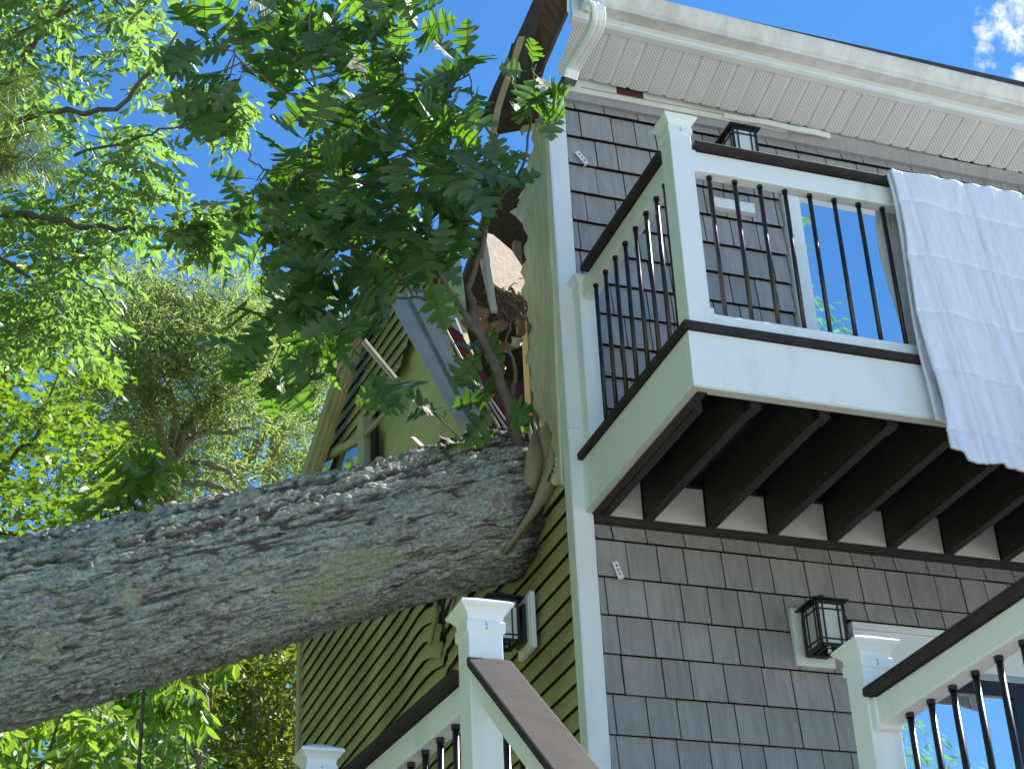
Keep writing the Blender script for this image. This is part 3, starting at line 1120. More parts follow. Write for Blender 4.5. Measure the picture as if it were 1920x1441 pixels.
# splinters on its lower edge
sp = MB()
for (u, v, l) in ((935, 545, 12), (950, 552, 16), (962, 556, 14), (972, 556, 18), (980, 552, 10)):
    p, q = at(u, v - 8, 8.78), at(u + 6, v + l * 0.5, 8.74)
    sp.tube([p, q], [0.006, 0.001], 4)
sp.build('splinter', M['osb'], house)
MB().prism([at(904, 440, 8.6), at(910, 438, 8.6), at(921, 500, 8.6), at(927, 545, 8.58), at(933, 584, 8.55), at(921, 582, 8.55), at(907, 520, 8.6)], (0.006, 0.02, 0)).build('bent_flashing', M['alu'], house)
MB().prism([at(898, 482, 8.62), at(903, 480, 8.62), at(916, 540, 8.6), at(924, 580, 8.57), at(919, 580, 8.57)], (0.004, 0.01, 0)).build('flashing_edge', M['white_old'], house)
# insulation clumps and paper shreds
cl_ = MB()
for i in range(320):
    u, v = random.gauss(955, 17), random.gauss(574, 13)
    p = at(u, v, 8.8 + random.uniform(-0.1, 0.12))
    d = np.array([random.gauss(0, 1), random.gauss(0, 1), random.gauss(0, 1)]) * 0.02
    cl_.tube([p, p + d, p + d * 1.4 + np.array([0.01, 0, -0.012])], [0.003, 0.0035, 0.001], 4)
tag(cl_.build('insulation', M['mulch'], house), kind='stuff')
for (u, v, s_) in ((905, 615, 26), (925, 640, 20), (885, 600, 22), (935, 612, 18), (950, 650, 14), (918, 665, 13), (905, 585, 18), (968, 640, 16), (940, 690, 10), (912, 752, 16)):
    a0 = random.uniform(0, 6)
    pts = []
    for q in range(8):
        rr = s_ * random.uniform(0.45, 1.1)
        pts.append(at(u + rr * math.cos(a0 + q * 0.785), v + 0.8 * rr * math.sin(a0 + q * 0.785), 8.75 + random.uniform(-0.03, 0.03)))
    MB().prism(pts, (0.012, 0.012, 0.004)).build('plaster_shred', random.choice([M['pink'], M['paper'], M['pink'], M['ply_dark']]), house)
MB().prism([at(820, 590, 8.95), at(865, 625, 8.9), at(900, 690, 8.8), at(960, 760, 8.7), at(1000, 790, 8.6), at(1000, 830, 8.6), at(930, 830, 8.6), at(880, 720, 8.8)], (0.01, 0.02, 0)).build('torn_wallboard', M['maroon'], house)

# --- upper window on the front wall
win = empty('sash_window', (1.16, 0, 5.2), 'white framed sliding window on the upper front wall mirroring blue sky', 'window')
box('frame', M['white'], win, 1.163, 1.225, -0.035, 0.03, 5.18, 6.94, 0.003)
box('frame', M['white'], win, 2.50, 2.56, -0.035, 0.03, 5.18, 6.94, 0.003)
box('frame', M['white'], win, 1.2255, 2.4995, -0.034, 0.03, 6.85, 6.94, 0.003)
box('frame', M['white'], win, 1.2255, 2.4995, -0.034, 0.03, 5.18, 5.26, 0.003)
box('sash', M['white'], win, 1.237, 1.272, -0.012, 0.03, 5.26, 6.85, 0.002)
box('sash', M['white'], win, 1.86, 1.91, -0.012, 0.03, 5.26, 6.85, 0.002)
box('pane', M['glass'], win, 1.2725, 1.8595, 0.006, 0.012, 5.26, 6.85)
box('pane', M['glass'], win, 1.9105, 2.4995, 0.010, 0.016, 5.26, 6.85)
box('shadow_gap', M['void'], win, 1.2255, 1.2365, 0.0, 0.03, 5.26, 6.85)

# --- lower patio door
door = empty('patio_door', (1.2, 0, 2.47), 'lower glass patio door under a wide white head casing, mirroring blue sky', 'door')
box('head_casing', M['white'], door, 1.205, 2.85, -0.030, 0.02, 4.30, 4.455, 0.002)
box('crown_trim', M['white'], door, 1.195, 2.86, -0.046, 0.02, 4.4555, 4.486, 0.004)
box('casing', M['white'], door, 1.205, 1.29, -0.030, 0.02, 2.47, 4.2995, 0.002)
box('casing', M['white'], door, 2.76, 2.85, -0.030, 0.02, 2.47, 4.2995, 0.002)
box('track', M['galv'], door, 1.2905, 2.7595, -0.022, 0.02, 4.272, 4.2995, 0.002)
box('door_frame', M['black'], door, 1.2905, 2.7595, -0.008, 0.03, 4.205, 4.2715, 0.002)
box('door_frame', M['black'], door, 1.2905, 1.345, -0.008, 0.03, 2.47, 4.2045, 0.002)
box('door_frame', M['black'], door, 2.00, 2.06, -0.008, 0.03, 2.47, 4.2045, 0.002)
box('pane', M['glass'], door, 1.3455, 1.9995, 0.008, 0.014, 2.47, 4.2045)
box('pane', M['glass'], door, 2.0605, 2.7595, 0.012, 0.018, 2.47, 4.2045)

# --- broken window on the side wall
swin = empty('broken_window', tuple(side(650, 850)), 'green tinted side window knocked askew above the fallen trunk', 'window')


def strip(pts, dx, th, name, mat, parent):
    return MB().prism([side(u, v, dx) for u, v in pts], (th, 0, 0)).build(name, mat, parent)


strip([(588, 868), (692, 816), (692, 829), (598, 877), (598, 896), (588, 900)], -0.065, 0.05, 'frame', M['cut_wood'], swin)
strip([(692, 787), (703, 783), (706, 905), (694, 905)], -0.08, 0.07, 'frame', M['cut_wood'], swin)
strip([(706, 800), (714, 812), (712, 905), (706.5, 905)], -0.04, 0.03, 'jamb', M['void'], swin)
strip([(598, 877), (692, 829), (694, 920), (598, 925)], -0.045, 0.02, 'pane', M['glass_dim'], swin)
strip([(700, 822), (704, 812), (745, 765), (757, 752), (752, 766), (716, 806)], -0.07, 0.02, 'bent_trim', M['cut_wood'], swin)

# ================================================================== debris on the trunk and wall (things of their own)
def channel(name, label, a0, a1, b0, b1, mat, lips=True, cat='metal panel'):
    """bent sheet channel between two leaning edges: a0->a1 left edge, b0->b1 right edge"""
    root = empty(name, tuple(a1), label, cat)
    n = np.cross(a1 - a0, b0 - a0)
    n /= np.linalg.norm(n)
    if n @ (CAM - a0) < 0:
        n = -n
    prof = [(0, 0.0), (0.03, 0.012), (0.40, 0.012), (0.42, -0.022), (0.55, -0.022), (0.57, 0.010), (0.97, 0.010), (1.0, -0.02)]
    names = {1: 'lip', 2: 'face', 3: 'groove', 4: 'groove', 5: 'groove', 6: 'face', 7: 'lip'}
    parts = {'face': MB(), 'groove': MB(), 'lip': MB()}
    for i in range(1, len(prof)):
        (s0, d0), (s1, d1) = prof[i - 1], prof[i]

        def pt(s_, d, end):
            l, r_ = (a0, b0) if end == 0 else (a1, b1)
            return l + (r_ - l) * s_ + n * d
        q = [pt(s0, d0, 0), pt(s1, d1, 0), pt(s1, d1, 1), pt(s0, d0, 1)]
        parts[names[i]].add(q, [(0, 1, 2, 3)])
    for kk, mb in parts.items():
        o = mb.build('channel_' + kk, mat, root)
        md = o.modifiers.new('solid', 'SOLIDIFY')
        md.thickness = 0.003
    return root


channel('fascia_channel', 'long grey metal channel torn loose and leaning from the siding down onto the trunk',
        at(728, 560, 9.1), at(868, 815, 8.35), at(793, 540, 9.15), at(922, 812, 8.4), M['alu'])
# two thin trims lying against the channel's right side
tr = empty('trim_strip', tuple(at(935, 800, 8.35)), 'bundle of narrow torn trim beside the right edge of the leaning grey channel', 'trim strip')
for (a, b_, wd) in (((795, 548), (938, 812), 5), ((806, 580), (948, 806), 4), ((826, 612), (955, 800), 3)):
    MB().prism([at(*a, 9.05), at(a[0] + wd, a[1], 9.05), at(b_[0] + wd, b_[1], 8.35), at(*b_, 8.35)], (0.012, 0.015, 0.0)).build('strip', M['cut_wood' if wd == 5 else 'alu'], tr)
tr2 = empty('broken_rake_trim', tuple(at(845, 835, 8.45)), 'thin snapped trim strips slanting across the olive siding left of the grey channel', 'trim strip')
for (a, b_, wd, mt) in (((650, 612), (838, 832), 5, 'torn_siding'), ((656, 612), (846, 832), 4, 'torn_siding'), ((664, 614), (770, 742), 5, 'cut_wood')):
    MB().prism([at(*a, 9.6), at(a[0] + wd, a[1], 9.6), at(b_[0] + wd, b_[1], 8.6), at(*b_, 8.6)], (0.010, 0.015, 0.0)).build('strip', M[mt], tr2)
# beige offcuts resting on the trunk
c1 = MB().prism([at(771, 818, 8.35), at(806, 852, 8.3), at(806, 866, 8.3), at(766, 868, 8.3)], (0.03, 0.02, 0.01)).build('siding_offcut', M['cut_wood'])
tag(c1, 'pointed beige siding offcut standing upright on top of the trunk', 'offcut')
c2 = MB().prism([at(806, 851, 8.3), at(862, 832, 8.3), at(864, 845, 8.3), at(808, 866, 8.3)], (0.01, 0.03, 0.0)).build('siding_offcut', M['cut_wood'])
tag(c2, 'flat beige siding offcut lying along the top of the trunk', 'offcut')

# curled siding lengths pushed out between the trunk and the corner
curl_data = [
    ('peeled_siding', 'broad bowed siding length with a pointed top, standing closest to the trunk end', [(1003, 798), (1019, 858), (1014, 895), (985, 975)], [(986, 852), (982, 890), (978, 930), (971, 985)], 7.98, 'torn_siding'),
    ('peeled_siding', 'narrow bowed siding length between the pointed one and the corner housewrap', [(1023, 791), (1036, 818), (1034, 850), (1012, 915)], [(1009, 812), (1018, 850), (1016, 880), (1000, 930)], 8.0, 'torn_siding'),
    ('peeled_siding', 'long siding length with a slotted nail hem, bent out next to the corner board', [(1041, 856), (1047, 908), (1012, 955), (950, 1040)], [(1034, 836), (1018, 890), (996, 950), (940, 1038)], 7.92, 'torn_siding'),
    ('peeled_siding', 'dark thin siding sliver rising highest behind the pointed one', [(1012, 800), (1016, 830), (1020, 855), (1018, 880)], [(1000, 812), (1006, 838), (1012, 860), (1010, 885)], 8.15, 'torn_siding')]
for nm, lab, ea, eb, d0, mt in curl_data:
    b = MB()
    n = 14
    A, B = [], []
    for i in range(n + 1):
        s_ = i / n
        ua = np.interp(s_ * 3, [0, 1, 2, 3], [p[0] for p in ea])
        va = np.interp(s_ * 3, [0, 1, 2, 3], [p[1] for p in ea])
        ub = np.interp(s_ * 3, [0, 1, 2, 3], [p[0] for p in eb])
        vb = np.interp(s_ * 3, [0, 1, 2, 3], [p[1] for p in eb])
        A.append(at(ua, va, d0))
        B.append(at(ub, vb, d0 - 0.03 + 0.02 * math.sin(s_ * 3)))
    mid = [(a + b_) / 2 + np.array([-0.004, -0.006, 0]) for a, b_ in zip(A, B)]
    b.add(A + mid + B, [(i, i + 1, n + 1 + i + 1, n + 1 + i) for i in range(n)] + [(n + 1 + i, n + 2 + i, 2 * n + 3 + i, 2 * n + 2 + i) for i in range(n)])
    o = b.build(nm, M[mt], None, smooth=True)
    md = o.modifiers.new('solid', 'SOLIDIFY')
    md.thickness = 0.004
    tag(o, lab, 'siding strip', 'siding lengths curled up beside the trunk')
    if 'slotted' in lab:
        for (u, v) in ((1040, 868), (1038, 876), (1034, 886), (1030, 894), (1027, 901)):
            p = at(u, v, d0 - 0.02)
            MB().box(p[0] - 0.004, p[0] + 0.004, p[1] - 0.012, p[1] - 0.008, p[2] - 0.006, p[2] + 0.010).build('nail_slot', M['void'], o)
for i, (u, v, h_) in enumerate(((985, 805, 45), (992, 800, 38), (978, 820, 40), (1000, 790, 40))):
    o = MB().prism([at(u, v - h_ * 0.3, 8.2), at(u + 8, v + h_ * 0.4, 8.2), at(u + 10, v + h_, 8.2), at(u + 2, v + h_, 8.2)], (0.006, 0.01, 0)).build('wood_splinter', M['paper' if i % 2 else 'ply_dark'])
    tag(o, ['short dark splinter rising behind the trunk end, furthest from the corner board' if i == 2 else
            'dark splinter standing behind the trunk end beside the limb', 'pale splinter standing behind the trunk end',
            'short dark splinter rising behind the trunk end, lowest of the splinters', 'pale splinter behind the trunk end, highest of the splinters'][i], 'splinter')

# ================================================================== UPPER BALCONY
bal = empty('balcony', (-0.06, 0, 4.85), 'upper balcony with white rim, dark joists and black balusters on the grey front', 'balcony')
YF = -1.173
box('rim_board', M['white'], bal, -0.04, 3.4, YF, YF + 0.03, 4.892, 5.1365, 0.002)
box('rim_board', M['white'], bal, -0.04, -0.012, YF + 0.0305, 0.10, 4.892, 5.1365, 0.002)
box('rim_lip', M['white_old'], bal, -0.0385, 3.4, YF + 0.002, YF + 0.045, 4.884, 4.8915)
box('rim_lip', M['white_old'], bal, -0.0385, 0.004, YF + 0.0455, 0.0, 4.884, 4.8915)
box('edge_board', M['cap'], bal, -0.062, 3.4, YF - 0.022, YF + 0.11, 5.139, 5.172, 0.004)
box('edge_board', M['cap'], bal, -0.062, 0.06, YF + 0.1105, 0.012, 5.139, 5.172, 0.004)
for k in range(8):
    y0 = YF + 0.113 + k * 0.133
    box('deck_board', M['joist'], bal, 0.0605, 3.4, y0, min(y0 + 0.129, 0.012), 5.141, 5.171)
# doubled dark rim joists behind the white rim
box('joist', M['joist'], bal, -0.0115, 0.030, YF + 0.031, 0.0, 4.880, 5.138)
box('joist', M['joist'], bal, 0.033, 0.068, YF + 0.16, 0.0, 4.876, 5.138)
box('joist', M['joist'], bal, 0.0, 3.4, YF + 0.0315, YF + 0.072, 4.900, 5.138)
jm = None
for k in range(11):
    x0 = 0.235 + 0.3048 * k
    o = box('joist', M['joist'], bal, x0, x0 + 0.044, YF + 0.074, -0.032, 4.878, 5.1385, 0.002)
    hb = MB()
    hb.box(x0 - 0.003, x0 - 0.0005, YF + 0.0735, YF + 0.13, 4.875, 5.09)
    hb.box(x0 + 0.0445, x0 + 0.047, YF + 0.0735, YF + 0.13, 4.875, 5.09)
    hb.box(x0 - 0.003, x0 + 0.047, YF + 0.0735, YF + 0.15, 4.872, 4.8765)
    hb.build('joist_hanger', M['hanger'], o)
    x1 = x0 - 0.006
    xs = 0.07 if k == 0 else x0 - 0.3048 + 0.05
    box('ledger_panel', M['white_old'], bal, xs, x1, -0.030, 0.0, 4.8805, 5.062, 0.002)
    box('panel_cap', M['joist'], bal, xs + 0.01, x1 + 0.004, -0.036, 0.0, 5.0625, 5.075)


def post(parent, x0, y0, z0, z1, w=0.098, cap_h=0.1, name='post'):
    p = box(name, M['white'], parent, x0, x0 + w, y0, y0 + w, z0, z1 - 0.03, 0.004)
    c = MB()
    cx_, cy_ = x0 + w / 2, y0 + w / 2

    def ringz(hw, z):
        return [(cx_ - hw, cy_ - hw, z), (cx_ + hw, cy_ - hw, z), (cx_ + hw, cy_ + hw, z), (cx_ - hw, cy_ + hw, z)]
    hs = [(w / 2 + 0.001, z1 - 0.088), (w / 2 + 0.006, z1 - 0.084), (w / 2 + 0.006, z1 - 0.056), (w / 2 + 0.0015, z1 - 0.052), (w / 2 + 0.003, z1 - 0.036), (w / 2 + 0.016, z1 - 0.020),
          (w / 2 + 0.026, z1 - 0.012), (w / 2 + 0.026, z1 - 0.004), (w / 2 + 0.022, z1), (0.018, z1 + 0.026)]
    vs = []
    for hw, z_ in hs:
        vs += ringz(hw, z_)
    fs = [(i * 4 + j, i * 4 + (j + 1) % 4, (i + 1) * 4 + (j + 1) % 4, (i + 1) * 4 + j) for i in range(len(hs) - 1) for j in range(4)]
    fs += [(3, 2, 1, 0), tuple((len(hs) - 1) * 4 + j for j in range(4))]
    c.add(vs, fs)
    co = c.build('post_cap', M['white'], parent, bevel=0.0012)
    sc = MB()
    for dz in (0.064, 0.076):
        sc.box(cx_ - 0.003, cx_ + 0.003, cy_ - w / 2 - 0.0085, cy_ - w / 2 - 0.004, z1 - dz - 0.003, z1 - dz + 0.003)
    sc.build('screw', M['galv'], co)
    return p


post(bal, -0.029, YF - 0.001, 5.172, 6.196)
post(bal, -0.029, -0.098, 5.172, 6.07)
post(bal, 3.0, YF - 0.001, 5.172, 6.196)

bal_mesh = None


def baluster(parent, x, y, z0, z1, rad=0.0098):
    b = base_of(parent)
    key = round(z1 - z0, 3)
    me = bpy.data.meshes.get('baluster_%s_%s' % (key, rad))
    if me is None:
        mb = MB().tube([(0, 0, 0), (0, 0, key)], rad, 14)
        me = bpy.data.meshes.new('baluster_%s_%s' % (key, rad))
        me.from_pydata(mb.v, [], mb.f)
        me.materials.append(M['black'])
        me.update()
        for p in me.polygons:
            p.use_smooth = len(p.vertices) == 4
        cm = MB().tube([(0, 0, key - 0.014), (0, 0, key)], rad * 1.28, 14)
        cme = bpy.data.meshes.new('baluster_collar_%s_%s' % (key, rad))
        cme.from_pydata(cm.v, [], cm.f)
        cme.materials.append(M['black'])
        cme.update()
    o = link('baluster', me, parent)
    o.location = (x - b.x, y - b.y, z0 - b.z)
    c = link('baluster_collar', bpy.data.meshes['baluster_collar_%s_%s' % (key, rad)], o)
    return o


def rail_box(name, mat, parent, a, b_, half_w, z0, z1, bevel=0.004):
    """level rail from a to b (x,y) with half width"""
    a, b_ = np.array(a, float), np.array(b_, float)
    d = (b_ - a) / np.linalg.norm(b_ - a)
    nrm = np.array([-d[1], d[0]]) * half_w
    c = [(*(a - nrm), z0), (*(b_ - nrm), z0), (*(b_ + nrm), z0), (*(a + nrm), z0), (*(a - nrm), z1), (*(b_ - nrm), z1), (*(b_ + nrm), z1), (*(a + nrm), z1)]
    return MB().hexa(c).build(name, mat, parent, bevel=bevel)


YR = YF + 0.048
XR = 0.02
# front run
rail_box('top_rail', M['white'], bal, (0.0695, YR), (3.0, YR), 0.030, 5.948, 6.046, 0.006)
rail_box('rail_bracket', M['white'], bal, (0.0692, YR), (0.092, YR), 0.036, 5.935, 6.047, 0.004)
rail_box('cap_rail', M['cap'], bal, (0.078, YR), (3.0, YR), 0.067, 6.050, 6.078, 0.006)
rail_box('bottom_rail', M['white'], bal, (0.0695, YR), (3.0, YR), 0.028, 5.176, 5.246, 0.006)
rail_box('rail_bracket', M['white'], bal, (0.0692, YR), (0.094, YR), 0.034, 5.1745, 5.27, 0.005)
for k in range(24):
    baluster(bal, 0.158 + 0.1175 * k, YR, 5.246, 5.948)
# side run
rail_box('top_rail', M['white'], bal, (XR, YF + 0.0975), (XR, -0.0985), 0.030, 5.948, 6.046, 0.006)
rail_box('cap_rail', M['cap'], bal, (XR, YF + 0.100), (XR, -0.165), 0.067, 6.050, 6.078, 0.006)
rail_box('bottom_rail', M['white'], bal, (XR, YF + 0.0975), (XR, -0.0985), 0.028, 5.176, 5.215, 0.006)
for y in (-0.094 - 0.05, -0.256, -0.374, -0.492, -0.610, -0.728, -0.846, -0.958, -1.05):
    if y < -0.15:
        baluster(bal, XR - 0.03 + 0.012, y + 0.03, 5.215, 5.948)

# ------------------------------------------------------------------ quilt over the balcony rail
quilt = empty('quilt', (1.0, YF, 6.08), 'white quilted blanket draped over the upper balcony rail', 'blanket')


def cloth_sheet(name, x0f, x1, zt, zb_f, yf, nx, nz, amp, seed, lean=0.0, parent=quilt, mat=None, th=0.012, top=True, quilted=True):
    b = MB()
    X = np.linspace(0, 1, nx)
    Z = np.linspace(0, 1, nz)
    P = np.zeros((nz, nx, 3))
    for i, s_ in enumerate(Z):
        for j, t_ in enumerate(X):
            zl = zt + (zb_f(t_) - zt) * s_
            xl = x0f(s_)
            x = xl + (x1 - xl) * t_
            P[i, j] = (x, yf, zl)
    xx, zz = P[..., 0], P[..., 2]
    S_ = np.repeat(Z[:, None], nx, 1)
    Q = np.stack([(xx - 0.12 * S_) * 13, zz * 0.9, np.full_like(xx, seed)], -1)
    fold = (fbm(Q, 3, seed) - 0.5) * amp * 1.3
    Q2 = np.stack([xx * 24 + zz * 5, zz * 3.2, np.full_like(xx, seed + 3)], -1)
    crink = (fbm(Q2, 3, seed + 9) - 0.5) * 0.020
    gather = np.exp(-S_ * 7) * 0.004 * np.sin(xx * 46 + 3 * np.sin(xx * 9))
    y = yf - lean * S_ + fold * (0.06 + 0.94 * S_ ** 0.75) + crink * (0.25 + 0.75 * np.clip(S_ * 8, 0, 1)) - gather
    if quilted:
        gx, gz = 0.30, 0.285
        ux = (xx - 1.06 - 0.10 * S_) / gx
        uz = (zt - zz + 0.02 * np.sin(xx * 7)) / gz - 0.62
        dx = np.abs(ux - np.round(ux)) * gx
        dz = np.abs(uz - np.round(uz)) * gz
        seam = np.maximum(np.exp(-(dx / 0.007) ** 2), np.exp(-(dz / 0.007) ** 2))
        puff = np.minimum(np.minimum(dx, dz) / 0.07, 1)
        y += 0.005 * seam - 0.005 * puff
    P[..., 1] = y
    V = P.reshape(-1, 3)
    F = [(i * nx + j, i * nx + j + 1, (i + 1) * nx + j + 1, (i + 1) * nx + j) for i in range(nz - 1) for j in range(nx - 1)]
    b.add(V, F)
    o = b.build(name, mat or M['cloth'], parent, smooth=True)
    md = o.modifiers.new('solid', 'SOLIDIFY')
    md.thickness = th
    md.offset = 0
    return o


def left_edge(s_):
    return 0.995 - 0.008 * s_ ** 1.3 + 0.012 * math.sin(s_ * 9)


def hem(t_):
    return 4.665 + 0.035 * math.exp(-t_ * 9) * math.cos(t_ * 38) - 0.015 * t_ + 0.012 * math.sin(t_ * 24)


cloth_sheet('front_drop', left_edge, 2.72, 6.092, hem, YF - 0.040, 300, 240, 0.05, 3, 0.05)
cloth_sheet('under_fold', lambda s_: 0.985 + 0.0 * s_ + 0.01 * math.sin(s_ * 7), 1.34, 6.084, lambda t_: 4.86 - 0.05 * t_, YF - 0.024, 40, 90, 0.03, 8, 0.012, quilted=False, th=0.01)
# over the cap and down the inside
ov = MB()
NXo = 60
pr = [(YF - 0.040, 6.088), (YF - 0.034, 6.098), (YF - 0.01, 6.099), (YF + 0.04, 6.097), (YF + 0.09, 6.098), (YF + 0.128, 6.096), (YF + 0.140, 6.082), (YF + 0.142, 6.05)]
V = []
for j in range(NXo):
    x = 0.995 + (2.72 - 0.995) * j / (NXo - 1)
    for (y, z) in pr:
        V.append((x, y + 0.0015 * math.sin(x * 46), z + 0.0008 * math.sin(x * 30) + 0.003 * vnoise(np.array([x * 20, y * 20, 0.0]), 4)))
kk = len(pr)
ov.add(V, [(j * kk + i, j * kk + i + 1, (j + 1) * kk + i + 1, (j + 1) * kk + i) for j in range(NXo - 1) for i in range(kk - 1)])
o = ov.build('top_fold', M['cloth'], quilt, smooth=True)
o.modifiers.new('solid', 'SOLIDIFY').thickness = 0.010
cloth_sheet('inner_drop', lambda s_: 1.02 + 0.05 * s_ - 0.02 * math.sin(s_ * 6), 2.7, 6.06, lambda t_: 5.22 + 0.05 * t_, YF + 0.150, 60, 60, 0.05, 5, -0.06, th=0.01)

# ================================================================== LANTERNS
def lantern(name, label, origin, facing, plate=True, group='black box lanterns on the house walls'):
    """built facing -Y at the wall point (0,0,0), then turned"""
    root = bpy.data.objects.new(name, None)
    S.collection.objects.link(root)
    root.location = origin
    root.rotation_euler = (0, 0, facing)
    ROOT[root.name] = Vector((0, 0, 0))
    tag(root, label, 'wall lantern', group)
    saved = ROOT[root.name]
    if plate:
        box('mounting_block', M['white'], root, -0.095, 0.095, -0.024, 0.0, -0.135, 0.135, 0.003)
        box('mounting_rim', M['white'], root, -0.082, 0.082, -0.030, -0.0242, -0.122, 0.122, 0.003)
    box('back_plate', M['lantern'], root, -0.052, 0.052, -0.050, -0.0302, -0.10, 0.085, 0.003)
    W, D0, D1, Z0, Z1 = 0.063, -0.075, -0.200, -0.10, 0.095
    box('arm', M['lantern'], root, -0.02, 0.02, D0 + 0.005, -0.0502, 0.02, 0.06)
    cage = MB()
    for sx in (-1, 1):
        for yy in (D0, D1):
            cage.box(sx * W - 0.006, sx * W + 0.006, yy - 0.006, yy + 0.006, Z0, Z1)
    for zz in (Z0, Z1):
        cage.box(-W + 0.0061, W - 0.0061, D1 - 0.0055, D1 + 0.0055, zz - 0.007, zz + 0.007)
        cage.box(-W + 0.0061, W - 0.0061, D0 - 0.0055, D0 + 0.0055, zz - 0.007, zz + 0.007)
        for sx in (-1, 1):
            cage.box(sx * W - 0.0055, sx * W + 0.0055, D1 + 0.0061, D0 - 0.0061, zz - 0.007, zz + 0.007)
    cage.build('cage', M['lantern'], root)
    bars = MB()
    for xx in (-W * 0.58, W * 0.58):
        bars.box(xx - 0.003, xx + 0.003, D1 - 0.004, D1 + 0.002, Z0 + 0.008, Z1 - 0.008)
    for zz in (Z0 + 0.028, Z1 - 0.03):
        bars.box(-W + 0.0062, W - 0.0062, D1 - 0.0045, D1 + 0.0015, zz - 0.003, zz + 0.003)
    for sx in (-1, 1):
        for yy in (D1 + 0.028, D0 - 0.028):
            bars.box(sx * W - 0.004, sx * W + 0.004, yy - 0.003, yy + 0.003, Z0 + 0.008, Z1 - 0.008)
        for zz in (Z0 + 0.028, Z1 - 0.03):
            bars.box(sx * W - 0.0042, sx * W + 0.0042, D1 + 0.0062, D0 - 0.0062, zz - 0.003, zz + 0.003)
    for xx in (-W * 0.45, W * 0.45):
        bars.box(xx - 0.003, xx + 0.003, D1 + 0.006, D0 - 0.006, Z0 - 0.004, Z0 + 0.001)
    bars.box(-W + 0.006, W - 0.006, D1 + 0.034, D1 + 0.040, Z0 - 0.0045, Z0 + 0.0005)
    bars.build('glazing_bar', M['lantern'], root)
    box('pane', M['frost'], root, -W + 0.005, W - 0.005, D1 + 0.0025, D1 + 0.0045, Z0 + 0.007, Z1 - 0.007)
    box('pane', M['frost'], root, -W + 0.001, -W + 0.003, D1 + 0.006, D0 - 0.006, Z0 + 0.007, Z1 - 0.007)
    box('pane', M['frost'], root, W - 0.003, W - 0.001, D1 + 0.006, D0 - 0.006, Z0 + 0.007, Z1 - 0.007)
    rf = MB()
    hw, yA, yB = 0.086, D0 + 0.030, D1 - 0.026
    z0 = Z1 + 0.0075
    rf.add([(-hw, yB, z0), (hw, yB, z0), (hw, yA, z0), (-hw, yA, z0), (-hw, yB, z0 + 0.006), (hw, yB, z0 + 0.006), (hw, yA, z0 + 0.006), (-hw, yA, z0 + 0.006),
            (-0.03, -0.155, z0 + 0.036), (0.03, -0.155, z0 + 0.036), (0.03, -0.115, z0 + 0.036), (-0.03, -0.115, z0 + 0.036)],
           [(3, 2, 1, 0), (0, 1, 5, 4), (1, 2, 6, 5), (2, 3, 7, 6), (3, 0, 4, 7), (4, 5, 9, 8), (5, 6, 10, 9), (6, 7, 11, 10), (7, 4, 8, 11), (8, 9, 10, 11)])
    rf.build('lantern_roof', M['lantern'], root)
    box('finial', M['lantern'], root, -0.012, 0.012, -0.147, -0.123, z0 + 0.0362, z0 + 0.052, 0.003)
    return root


lantern('wall_lantern', 'black box lantern on a white block beside the lower patio door', (0.995, -0.012, 4.392), 0.0)
lantern('wall_lantern', 'black box lantern on the upper front wall, half hidden by the balcony rail', (0.885, -0.012, 6.945), 0.0, plate=False)
lantern('wall_lantern', 'black box lantern on a white block on the olive side wall behind the stair post', (XS - 0.022, 0.555, 4.575), -math.pi / 2)
# white outlet cover below the upper lantern
pl = box('outlet_cover', M['white'], None, 0.755, 0.985, -0.05, -0.012, 6.655, 6.715, 0.003)
tag(pl, 'small white cover box on the shakes under the balcony rail, behind the first balusters', 'cover box')


def bracket(name, label, c, rot):
    root = empty(name, (0, 0, 0), label, 'metal bracket')
    root.location = c
    root.rotation_euler = (0, rot, 0)
    ROOT[root.name] = Vector((0, 0, 0))
    MB().box(-0.014, 0.014, -0.036, -0.034, -0.040, 0.040).build('plate', M['bracket'], root)
    MB().box(-0.014, 0.014, -0.0339, -0.012, 0.038, 0.040).build('flange', M['bracket'], root)
    MB().box(-0.014, 0.014, -0.0339, -0.012, -0.040, -0.038).build('flange', M['bracket'], root)
    for z_ in (-0.02, 0.0, 0.02):
        MB().box(-0.003, 0.003, -0.038, -0.0361, z_ - 0.004, z_ + 0.004).build('hole', M['void'], root)
    return root


bracket('metal_bracket', 'small white metal bracket screwed to the upper shakes near the corner board', (0.064, 0.0, 6.822), math.radians(-38))
bracket('metal_bracket', 'small white metal bracket screwed to the lower shakes near the corner board', (0.088, 0.0, 4.622), math.radians(-18))

# ================================================================== LOWER DECK AND STAIRS
deck = empty('lower_deck', (-1.3, -2.2, 0), 'lower deck and stair railing with white posts, brown caps and black balusters', 'deck')
ZD = 2.45
PT = 3.455
YP = -2.2
post(deck, -1.322, YP, ZD - 0.2, PT)
post(deck, -0.120, YP, ZD - 0.2, PT)
post(deck, -1.430, -0.77, ZD - 0.2, 3.495)
ZT = 3.272
XL = -1.272
# left rail running back along the house
rail_box('top_rail', M['white'], deck, (XL, YP + 0.0985), (XL - 0.11, -0.7705), 0.030, ZT - 0.085, ZT - 0.003, 0.006)
rail_box('cap_rail', M['cap'], deck, (XL, YP + 0.102), (XL - 0.11, -0.775), 0.066, ZT, ZT + 0.028, 0.006)
rail_box('bottom_rail', M['white'], deck, (XL, YP + 0.0985), (XL - 0.11, -0.7705), 0.028, ZD + 0.05, ZD + 0.11, 0.006)
rail_box('rail_bracket', M['white'], deck, (XL, YP + 0.0982), (XL, YP + 0.120), 0.036, ZT - 0.097, ZT - 0.002, 0.004)
for k in range(10):
    baluster(deck, XL - 0.0089 * (k + 2), -1.965 + 0.116 * k, ZD + 0.11, ZT - 0.085)
